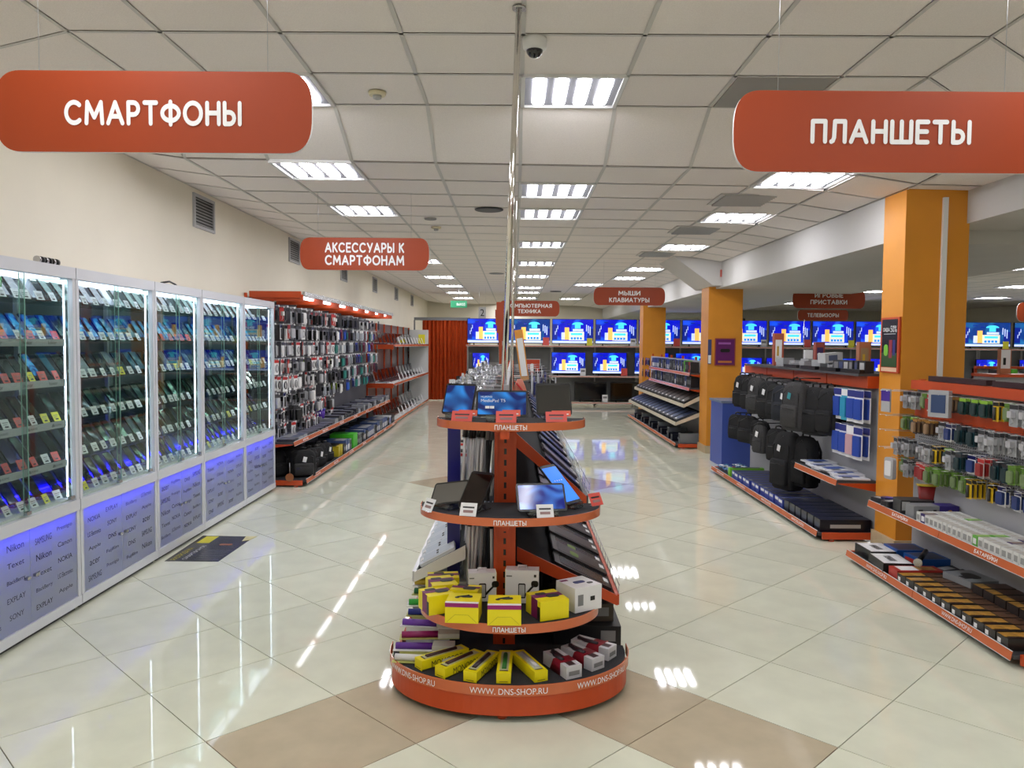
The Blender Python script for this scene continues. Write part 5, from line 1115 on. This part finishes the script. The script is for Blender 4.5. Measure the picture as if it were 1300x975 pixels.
# left side: blue end board, hanging rods, white packs
MB().box(GX-.30, GX-.235, 4.02, 4.05, .06, 1.22, C(14, 14, 110, .3)).build('blue_end_board', g)
RODP = proto(tag(MB().tube([(0, 0, -.36), (0, 0, -.05)], .0085, C(205, 205, 208, .3), 7).tube([(0, 0, -.05), (0, 0, 0)], .013, K_, 8).build('selfie_stick'), '', 'selfie stick')); KIDS[RODP.name] = [MB().box(-.02, .02, -.001, .001, -.03, .03, ACR).build('header_card', RODP)]
ROD2 = proto(tag(MB().tube([(0, 0, -.36), (0, 0, -.05)], .009, C(40, 40, 44, .3), 7).tube([(0, 0, -.05), (0, 0, 0)], .013, GREY, 8).build('selfie_stick'), '', 'selfie stick'))
for zi, z in enumerate((1.17, .72)):
    for k in range(22):
        x = GX-.20+.021*(k % 8)+random.uniform(-.004, .004); y = 3.97+.09*(k//8)+random.uniform(-.02, .02)
        nm = 'black' if k % 8 > 4 and random.random() < .7 else 'white'
        o = place(RODP if nm == 'white' else ROD2, (x, y, z+random.uniform(-.015, .015)), random.uniform(0, 3), '%s selfie stick in the %s bunch on the gondola, %s in the %s line' % (nm, ('upper', 'lower')[zi], ordn(k % 8), ordn(k//8)), 'selfie sticks hanging on the gondola')
        o.rotation_euler = (0, R(random.uniform(-2, 5)), 0)
    for k in range(8):
        hk.tube([(GX-.20+.021*k, 3.88, z+.012), (GX-.20+.021*k, 4.3, z+.012)], .002, WIRE, 4)
SILV = mat('silver_wrap', (190, 192, 196), .2, .6, noise=.4, nscale=60)
CABS = []
for q_ in range(4):
    rg = []
    for z_, s_ in ((-.19, .5), (-.165, 1.0), (-.12, .7), (-.08, 1.15), (-.045, .8), (-.01, .9), (0, .3)):
        rg.append([(x*s_*random.uniform(.7, 1.2), y*s_*random.uniform(.6, 1.3), z_+random.uniform(-.006, .006)) for x, y in rr(.075, .035, .015, 1)])
    mb_ = MB().loft(rg, SILV); mb_.sm = [False]*len(mb_.sm); o_ = mb_.build('cable_bag'); h_ = MB().box(-.02, .02, -.002, .002, -.01, .02, K_ if q_ % 2 else PAPER).build('header', o_); tag(o_, '', 'package'); CABS.append(proto(o_, h_))
for k in range(34):
    y = 4.3+.15*k; x = GX-.30+.06*(k % 3); z = 1.36-.03*(k % 3)
    place(CABS[k % 4], (x, y, z+.02), R(-90+random.uniform(-45, 45)), 'crumpled silver cable pack, upper left of the gondola, %s from the round end' % ordn(k), 'cable packs on the upper left of the gondola'); hk.tube([(GX, y, z+.005), (x-.01, y, z+.01)], .0018, WIRE, 4)
for k in range(10):
    place(PK[('clear phone case', 'white cable', 'silver blister')[k % 3]], (GX-.25, 4.15+.14*k, 1.0), R(-20), 'pale pack hanging behind the selfie sticks on the gondola, %s from the end' % ordn(k), 'pale packs behind the selfie sticks')
stuff(hk.build('hook', g))
shl = slope_shelf(g, -.50, -.24, .42, .56, 3.94, 6.4, -1, edge=WIRE, end=WHITE)
WPK = mat('white_pack_card', (214, 220, 228), .35)
for k in range(22):
    o = slope_item('adapter_pack', 'white adapter pack on the left gondola slope, %s from the round end' % ordn(k), 'package', .10, .20, .016, WPK, C(196, 206, 218), -.50, .42, -.24, .56, .45, 3.99+.105*k, .03+.012*(k % 2), 'white packs on the left gondola slope'); o.rotation_euler = (R(10), -math.atan2(.14, .26), 0)
    MB().box(.0, .012, -.02, -.008, .018, .0195, K_).box(.0, .012, .008, .02, .018, .0195, K_).build('black_plug_print', o)

# ---- base tier goods
YM = box_proto('monopod_box', .062, .25, .045, YEL, 'box', [('t', .2, .8, .08, .92, C(60, 40, 44)), ('r', .0, 1, .0, .14, C(60, 56, 30))])
mtx = {}
for k, (x, y, a) in enumerate(((-.395, 3.43, -52), (-.295, 3.35, -40), (-.17, 3.31, -22), (-.035, 3.30, -2), (.115, 3.32, 24))):
    # front end at the lip; local -Y points to the outside
    an = R(a); cx, cy = x-math.sin(an)*-.09*-1*0, y
    ctr = (x-math.sin(an)*(-.10)*-1, y+math.cos(an)*.10)
    ctr = (x+(-math.sin(an))*.10*1, y+math.cos(an)*.10)
    o = place(YM, (ctr[0], ctr[1], .156), an, 'yellow monopod selfie-stick box on the round base shelf, %s in the fan of five' % ordn(k), 'yellow monopod boxes')
    col = (C(60, 30, 30), C(70, 34, 34), C(50, 40, 50), C(40, 110, 40), C(190, 190, 194))[k]
    MB().box(-.019, .019, -.098, .105, .0462, .0466, C(190, 190, 150)).build('window_frame', o); MB().tube([(0, -.085, .047), (0, .075, .047)], .010, col, 8).build('stick_in_window', o)
    text('MONOPOD', .17, .028, C(60, 56, 30), 'lettering', o, T(.0320, .01, .02, 0, 0, R(90)), bold=.03); 
    MB().box(-.018, .018, -.126, -.1252, .006, .009, C(150, 140, 30)).build('flap_line', o)
MP = [('t', .25, .7, .05, .9, C(60, 40, 46)), ('f', .15, .85, .25, .6, GREY)]
MRED = box_proto('monopod_box', .078, .2, .055, C(205, 205, 210), 'box', MP)
for k, (x, y, a) in enumerate(((.245, 3.36, 28), (.35, 3.45, 40), (.42, 3.57, 54))):
    an = R(a); o = place(MRED, (x-math.sin(an)*.05, y+math.cos(an)*.07, .156), an, 'white monopod box with dark red sleeve on the round base shelf, %s towards the back' % ordn(k), 'white and red monopod boxes')
    MB().loft([[(-.0402, -.05, -.001), (.0402, -.05, -.001), (.0402, -.05, .056), (-.0402, -.05, .056)], [(-.0402, .04, -.001), (.0402, .04, -.001), (.0402, .01, .056), (-.0402, .01, .056)]], C(130, 20, 36), False).build('red_sleeve', o)
    MB().tube([(-.015, -.03, .057), (-.02, .03, .059), (.0, .08, .057)], .01, C(40, 24, 36), 6).build('folded_stick', o)
cols = [('white', (215, 215, 215)), ('purple', (90, 40, 140)), ('magenta', (140, 20, 90)), ('violet', (110, 60, 170)), ('blue', (30, 40, 130)), ('green', (40, 160, 50)), ('dark green', (20, 90, 50)), ('yellow', (210, 180, 50)), ('grey', (130, 130, 134)), ('silver', (190, 190, 194))]
for k, (nm, cc) in enumerate(cols):
    t = thing('packed_stick', '%s stick bagged with its card, stacked on the round base shelf' % nm, 'package', (-.41-.012*(k % 2)+.012*k*.4, 3.50+.078*k, .158+.026*k if k < 7 else .158+.026*7), R(-6+5*(k % 3)), 'bagged sticks stacked on the base shelf')
    MB().box(-.13, .15, -.035, .035, 0, .004, C(190, 190, 110) if k % 2 == 0 else PAPER).build('card', t)
    MB().tube([(-.12, -.01, .017), (.05, -.01, .017)], .0155, C(*cc), 10).build('stick', t); MB().tube([(.04, -.01, .016), (.13, -.01, .016)], .008, LGREY, 8).build('rod', t)
    MB().box(.05, .15, -.036, .036, .004, .026, C(200, 200, 190)).build('clear_bag', t)
    if k: MB().box(-.10, .10, -.03, .03, -.026*min(k, 7), -.001, (PAPER, C(200, 200, 120), LGREY)[k % 3]).build('stacked_card', t)
for k, (x, y, z, w_, d_, h_, c_, l) in enumerate(((.42, 4.12, .062, .34, .4, .11, (26, 26, 30), 'flat black box lying low behind the round base shelf'), (.40, 4.16, .175, .30, .36, .09, (70, 60, 48), 'dark brown box on top of the flat black box'), (.40, 4.75, .062, .3, .4, .2, (60, 56, 52), 'large dark carton further back on the right base shelf'))):
    part_thing('carton', l, 'box', (x-.04, y, z), R(3*k), [('box_body', MB().box(-w_/2, w_/2, -d_/2, d_/2, 0, h_, C(*c_))), ('printed_label', MB().box(w_*.2, w_*.42, -d_/2-.001, -d_/2, h_*.3, h_*.8, GREY))])
for k in range(12): place(SB2[('black', 'grey')[k % 2]], (-.38, 4.55+.34*k, .062), R(-90), '%s carton on the left base shelf of the gondola, %s from the round end' % (('black', 'grey')[k % 2], ordn(k)), 'cartons on the left base of the gondola')
# ---- second tier: phone holder boxes
def holder_box(w, d, h, label, loc, rz, top, k=0, face=YEL, mag=True):
    t = thing('phone_holder_box', label, 'box', loc, rz)
    MB().box(-w/2, w/2, -d/2, d/2, 0, h, face).build('box_body', t)
    e = .0008
    if top == 'yellow':
        MB().box(-w/2, w/2, -d/2, -d/2+.02, h, h+e, PAPER).box(-w/2, w/2, -d/2-e, -d/2, h-.018, h, C(150, 20, 110) if mag else PAPER).build('printed_band', t)
        q = MB().prism(rr(.05, .028, .01, 3, .012, .02), h+e, h+2*e, DARK); q.tube([(-.03, .01, h+.0012), (.02, .035, h+.0012)], .004, DARK, 5); q.prism(rr(.02, .02, .009, 3, -.03, .005), h+e, h+2*e, DARK); q.build('holder_picture', t)
        fl_ = MB()
        for a, b in (((-w*.45, .004), (-w*.2, h*.42)), ((-w*.2, h*.42), (w*.2, h*.42)), ((w*.2, h*.42), (w*.45, .004))):
            dx, dz = b[0]-a[0], b[1]-a[1]; l = math.hypot(dx, dz); nx, nz = -dz/l*.0006, dx/l*.0006
            fl_.poly([(a[0]-nx, -d/2-e, a[1]-nz), (b[0]-nx, -d/2-e, b[1]-nz), (b[0]+nx, -d/2-e, b[1]+nz), (a[0]+nx, -d/2-e, a[1]+nz)], C(160, 150, 20))
        fl_.build('flap_fold', t)
    elif top == 'side':
        MB().box(-w/2-e, -w/2, -d*.3, d*.12, 0, h, PUR).box(-w*.5, w*.5, -d*.1, d*.2, h, h+e, PUR).build('purple_band', t); MB().box(-w/2-2*e, -w/2-e, -d*.48, -d*.3, .0, h*.7, K_).prism(rr(.06, .04, .015, 3, .02, -.01), h+e, h+3*e, DARK).prism(rr(.05, .03, .01, 3, -.02, .03), h+e, h+2*e, DARK).build('holder_picture', t)
    return t
for k, (x, y, a) in enumerate(((-.215, 3.395, -4), (-.035, 3.372, 0))):
    holder_box(.145, .14, .088, 'yellow phone holder carton at the front of the second tier, %s' % ('left of its plain neighbour' if k == 0 else 'centred above the lettering'), (x, y+.02, .389), R(a), 'yellow')
holder_box(.14, .15, .085, 'yellow and purple phone holder carton beside the white carton on the second tier', (.155, 3.47, .389), R(24), 'side')
holder_box(.125, .13, .085, 'yellow carton with purple stripes at the left front of the second tier', (-.345, 3.52, .389), R(28), 'side')
holder_box(.12, .15, .092, 'yellow carton behind the striped one on the left of the second tier', (-.335, 3.66, .389), R(20), 'side'); holder_box(.15, .11, .105, 'rearmost yellow carton on the left edge of the second tier', (-.34, 3.80, .36), R(8), 'side')
holder_box(.13, .09, .09, 'yellow and purple carton lying behind the two front cartons', (-.215, 3.56, .389), R(-10), 'side')
t = holder_box(.15, .15, .112, 'white carton with blue phone picture at the right of the second tier', (.305, 3.585, .389), R(32), '', face=C(232, 232, 234))
MB().box(-.06, -.03, -.0765, -.0755, .03, .08, GREY).box(.01, .035, -.0765, -.0755, .045, .065, K_).build('barcode_print', t); MB().prism(rr(.06, .03, .012, 3, .0, .0), .112, .1135, C(40, 50, 110)).prism(rr(.03, .02, .008, 3, .04, -.03), .112, .1135, K_).box(-.07, -.03, .04, .06, .112, .1128, PUR).build('phone_picture', t)
for k, (x, y, w_, h_) in enumerate(((-.145, 3.70, .13, .135), (.045, 3.68, .155, .155))):
    t = thing('phone_holder_box', '%s upright white and yellow phone holder box at the back of the second tier' % ('smaller' if k == 0 else 'larger'), 'box', (x, y-.03, .389), R(6 if k == 0 else -4))
    MB().box(-w_/2, w_/2, -.035, .035, 0, h_, C(232, 232, 236)).build('box_body', t); ys = 1 if k == 0 else -1
    MB().box(min(ys*w_/2, ys*(w_/2+.001)), max(ys*w_/2, ys*(w_/2+.001)), -.035, .035, 0, h_, YEL).box(-w_*.47, -w_*.3, -.0358, -.035, h_*.8, h_*.84, GREY).box(w_*.36, w_*.43, -.0358, -.035, h_*.8, h_*.88, DARK).build('yellow_side', t)
    q = MB(); q.prism(rr(.034, .07, .006, 3, 0, h_*.38), .035, .0365, K_, M=T(0, 0, 0, R(90))).prism(rr(.026, .058, .003, 2, 0, h_*.38), .0365, .037, LGREY, M=T(0, 0, 0, R(90)))
    q.tube([(.015, -.036, h_*.25), (.04, -.036, h_*.45), (.055, -.036, h_*.55)], .005, K_, 6); q.prism(rr(.034, .03, .012, 3, .06, h_*.6), .035, .0365, K_, M=T(0, 0, 0, R(90))); q.build('holder_picture', t)
    MB().tube([(-.022, 0, h_-.002), (-.02, 0, h_+.014), (.02, 0, h_+.014), (.022, 0, h_-.002)], .004, PAPER, 6).build('hang_handle', t)
# ---- tablets
T1 = scr('tablet_blue', (4, 26, 90), (40, 130, 210), 1.0, 9); T2 = scr('tablet_bright', (8, 30, 130), (70, 130, 225), .8, 9); T3 = C(50, 120, 230, .15, .9)
def tablet(label, loc, rz, w, h, tilt, screen, bez=BLACK, wr_=None, tagm=PAPER, tl='white', tpos=.0, r2=0):
    P = T(0, 0, .022) @ Matrix.Rotation(R(-(90-tilt)), 4, 'X')     # plate in XZ leaning back, facing -Y
    P = P @ Matrix.Rotation(R(90), 4, 'X') @ T(0, h/2, 0) @ Matrix.Rotation(R(r2), 4, 'Z')
    t = thing('tablet', label, 'tablet', loc, rz)
    MB().prism(rr(w, h, .012, 3), -.008, 0, bez, M=P).build('body', t)
    s = MB().poly([P @ Vector((x, y, .0006)) for x, y in rr(w*.92, h*.86, .003, 1)], screen).build('screen', t)
    if wr_:
        for tx, tw, th, dx, dy in wr_: text(tx, tw, th, WTXT, 'lettering', s, P @ T(dx, dy, .0014, R(-90)))
    S = T(0, 0, .022) @ Matrix.Rotation(R(-(90-tilt)), 4, 'X')
    MB().box(-w*.3, w*.3, .0085, .011, -.015, h*.8, ACR, M=S).box(-w*.3, w*.3, -.02, .10, 0, .003, ACR).box(-w*.3, w*.3, -.022, -.019, 0, .03, ACR).box(w*.3-.003, w*.3, -.02, .09, 0, .03, ACR).box(-w*.3, -w*.3+.003, -.02, .09, 0, .03, ACR).build('stand', t)
    MB().tube([(0, .03, .02), (.02, .06, .03), (.03, .1, .0), (.03, .14, .0)], .003, K_, 5).build('security_cable', t)
    return t
def ptag(label, loc, rz, m, w=.075, h=.06, second=False):
    P = Matrix.Rotation(R(-28), 4, 'X')
    t = thing('price_tag', label, 'price tag', loc, rz, 'price tags on the tablet shelves')
    MB().box(-w/2, w/2, -.001, .0, 0, h, m, M=P).build('tag_card', t); MB().box(-w*.35, w*.35, -.0018, -.001, h*.6, h*.72, DARK, M=P).box(-w*.3, w*.3, -.0018, -.001, h*.25, h*.45, mat('tag_print', (150, 120, 120), .5), M=P).build('printed_text', t)
    MB().box(-w*.3, w*.3, -.002, .03, -.001, .001, ACR).build('clip', t)
    if second: MB().box(-w*.2, w*.7, .004, .005, h*.6, h*1.15, C(220, 90, 60), M=P).box(-w*.1, w*.6, .0032, .004, h*.75, h*.85, PAPER, M=P).build('second_card', t)
Z3, Z4 = .8435, 1.2495
tablet('grey-screened tablet at the left edge of the third tier', (-.32, 3.56, Z3), R(-38), .19, .12, 50, mat('matt_grey_screen', (104, 102, 96), .3), r2=14)
tablet('dark glossy tablet second from the left on the third tier', (-.20, 3.47, Z3), R(-30), .12, .19, 50, C(26, 14, 14, .08))
tablet('bright blue tablet on the third tier right of the post', (.13, 3.42, Z3), R(8), .22, .14, 50, T2)
tablet('tilted tablet with light blue screen at the right edge of the third tier', (.285, 3.60, Z3), R(52), .12, .23, 44, T3, wr_=[('• • • •', .06, .006, 0, .02)])
ptag('white price tag before the grey-screened tablet at the left edge', (-.39, 3.50, Z3), R(-50), PAPER)
ptag('white price tag before the dark glossy tablet', (-.20, 3.405, Z3), R(-14), PAPER); ptag('white price tag before the bright blue tablet', (.14, 3.385, Z3), R(8), PAPER); ptag('red price tag hanging by the tablet at the right edge', (.385, 3.56, Z3+.02), R(40), TAGR)
tablet('left tablet on the top tier with blue wave wallpaper', (-.265, 3.60, Z4), R(-22), .155, .15, 68, T1)
tablet('middle tablet on the top tier with white lettering on blue', (-.055, 3.52, Z4), R(0), .235, .125, 66, T1, wr_=[('HUAWEI', .05, .008, -.07, .03), ('MediaPad T5', .11, .014, -.04, .012), ('—— ——', .04, .012, -.055, -.02)])
tablet('right tablet on the top tier with dark reflecting screen', (.185, 3.60, Z4), R(6), .165, .155, 68, mat('dark_mirror_screen', (40, 40, 42), .06, coat=1))
ptag('red and orange price tags before the left tablet on the top tier', (-.235, 3.50, Z4), R(-10), TAGR, .095, .05, True); ptag('red and orange price tags before the middle tablet on the top tier', (-.035, 3.455, Z4), R(0), TAGR, .09, .055, True); ptag('red price tag before the right tablet on the top tier', (.19, 3.50, Z4), R(5), TAGR, .095, .05, True)
part_thing('orange_collar_plate', 'small orange plate at the foot of the chrome pole', 'plate', (-.055, 3.86, 1.248), 0, [('plate', MB().tube([(0, 0, 0), (0, 0, .02)], .07, ORANGE, 18))])
# orange banner strip and boxed stick behind the pole
t = thing('feather_banner', 'narrow orange feather banner behind the chrome pole', 'banner', (-.165, 9.2, 1.36))
q = MB(); 
for k in range(8):
    z0, z1 = .09*k, .09*(k+1); w0 = (.014, .016, .02, .028, .045, .06, .064, .05)[k]; q.box(-w0, w0, -.004, .004, z0, z1, SIGN)
q.build('banner_cloth', t); MB().tube([(-.014, .01, -.02), (-.03, .01, .7)], .004, STEEL, 6).build('banner_rod', t)
t = thing('hanging_leaflet', 'long orange and white leaflet hanging behind the chrome pole', 'leaflet', (.075, 5.6, 1.34)); MB().box(-.03, .03, -.008, .008, 0, .36, C(220, 150, 60), M=T(0, 0, 0, 0, R(-8))).build('leaflet_card', t); MB().box(-.02, .022, -.0095, -.008, .03, .3, PAPER, M=T(0, 0, 0, 0, R(-8))).build('white_field', t)
part_thing('red_ribbon_pack', 'red and white crumpled pack behind the middle tablet', 'package', (.03, 4.4, 1.40), R(20), [('crumpled_wrap', MB().loft([[(x*s_, y*s_, z_) for x, y in rr(.09, .05, .02)] for z_, s_ in ((-.16, .8), (-.1, 1.1), (-.04, .7), (0, .3))], C(200, 120, 100))), ('red_ribbon', MB().tube([(-.03, -.03, -.02), (.02, -.035, -.08), (-.01, -.03, -.13)], .006, RED, 5))])

# everything that stands on a shelf rests a hair above it, so surfaces touch without cutting into each other
SMALL = {'phone', 'price tag', 'box', 'laptop', 'price card', 'television', 'tablet', 'package', 'tray', 'tub', 'stand', 'board'}
for o in list(COL.objects):
    if o.parent is None and o.get('category') in SMALL and o.name.split('.')[0] not in ('hanging_pack',): o.location.z += .0016
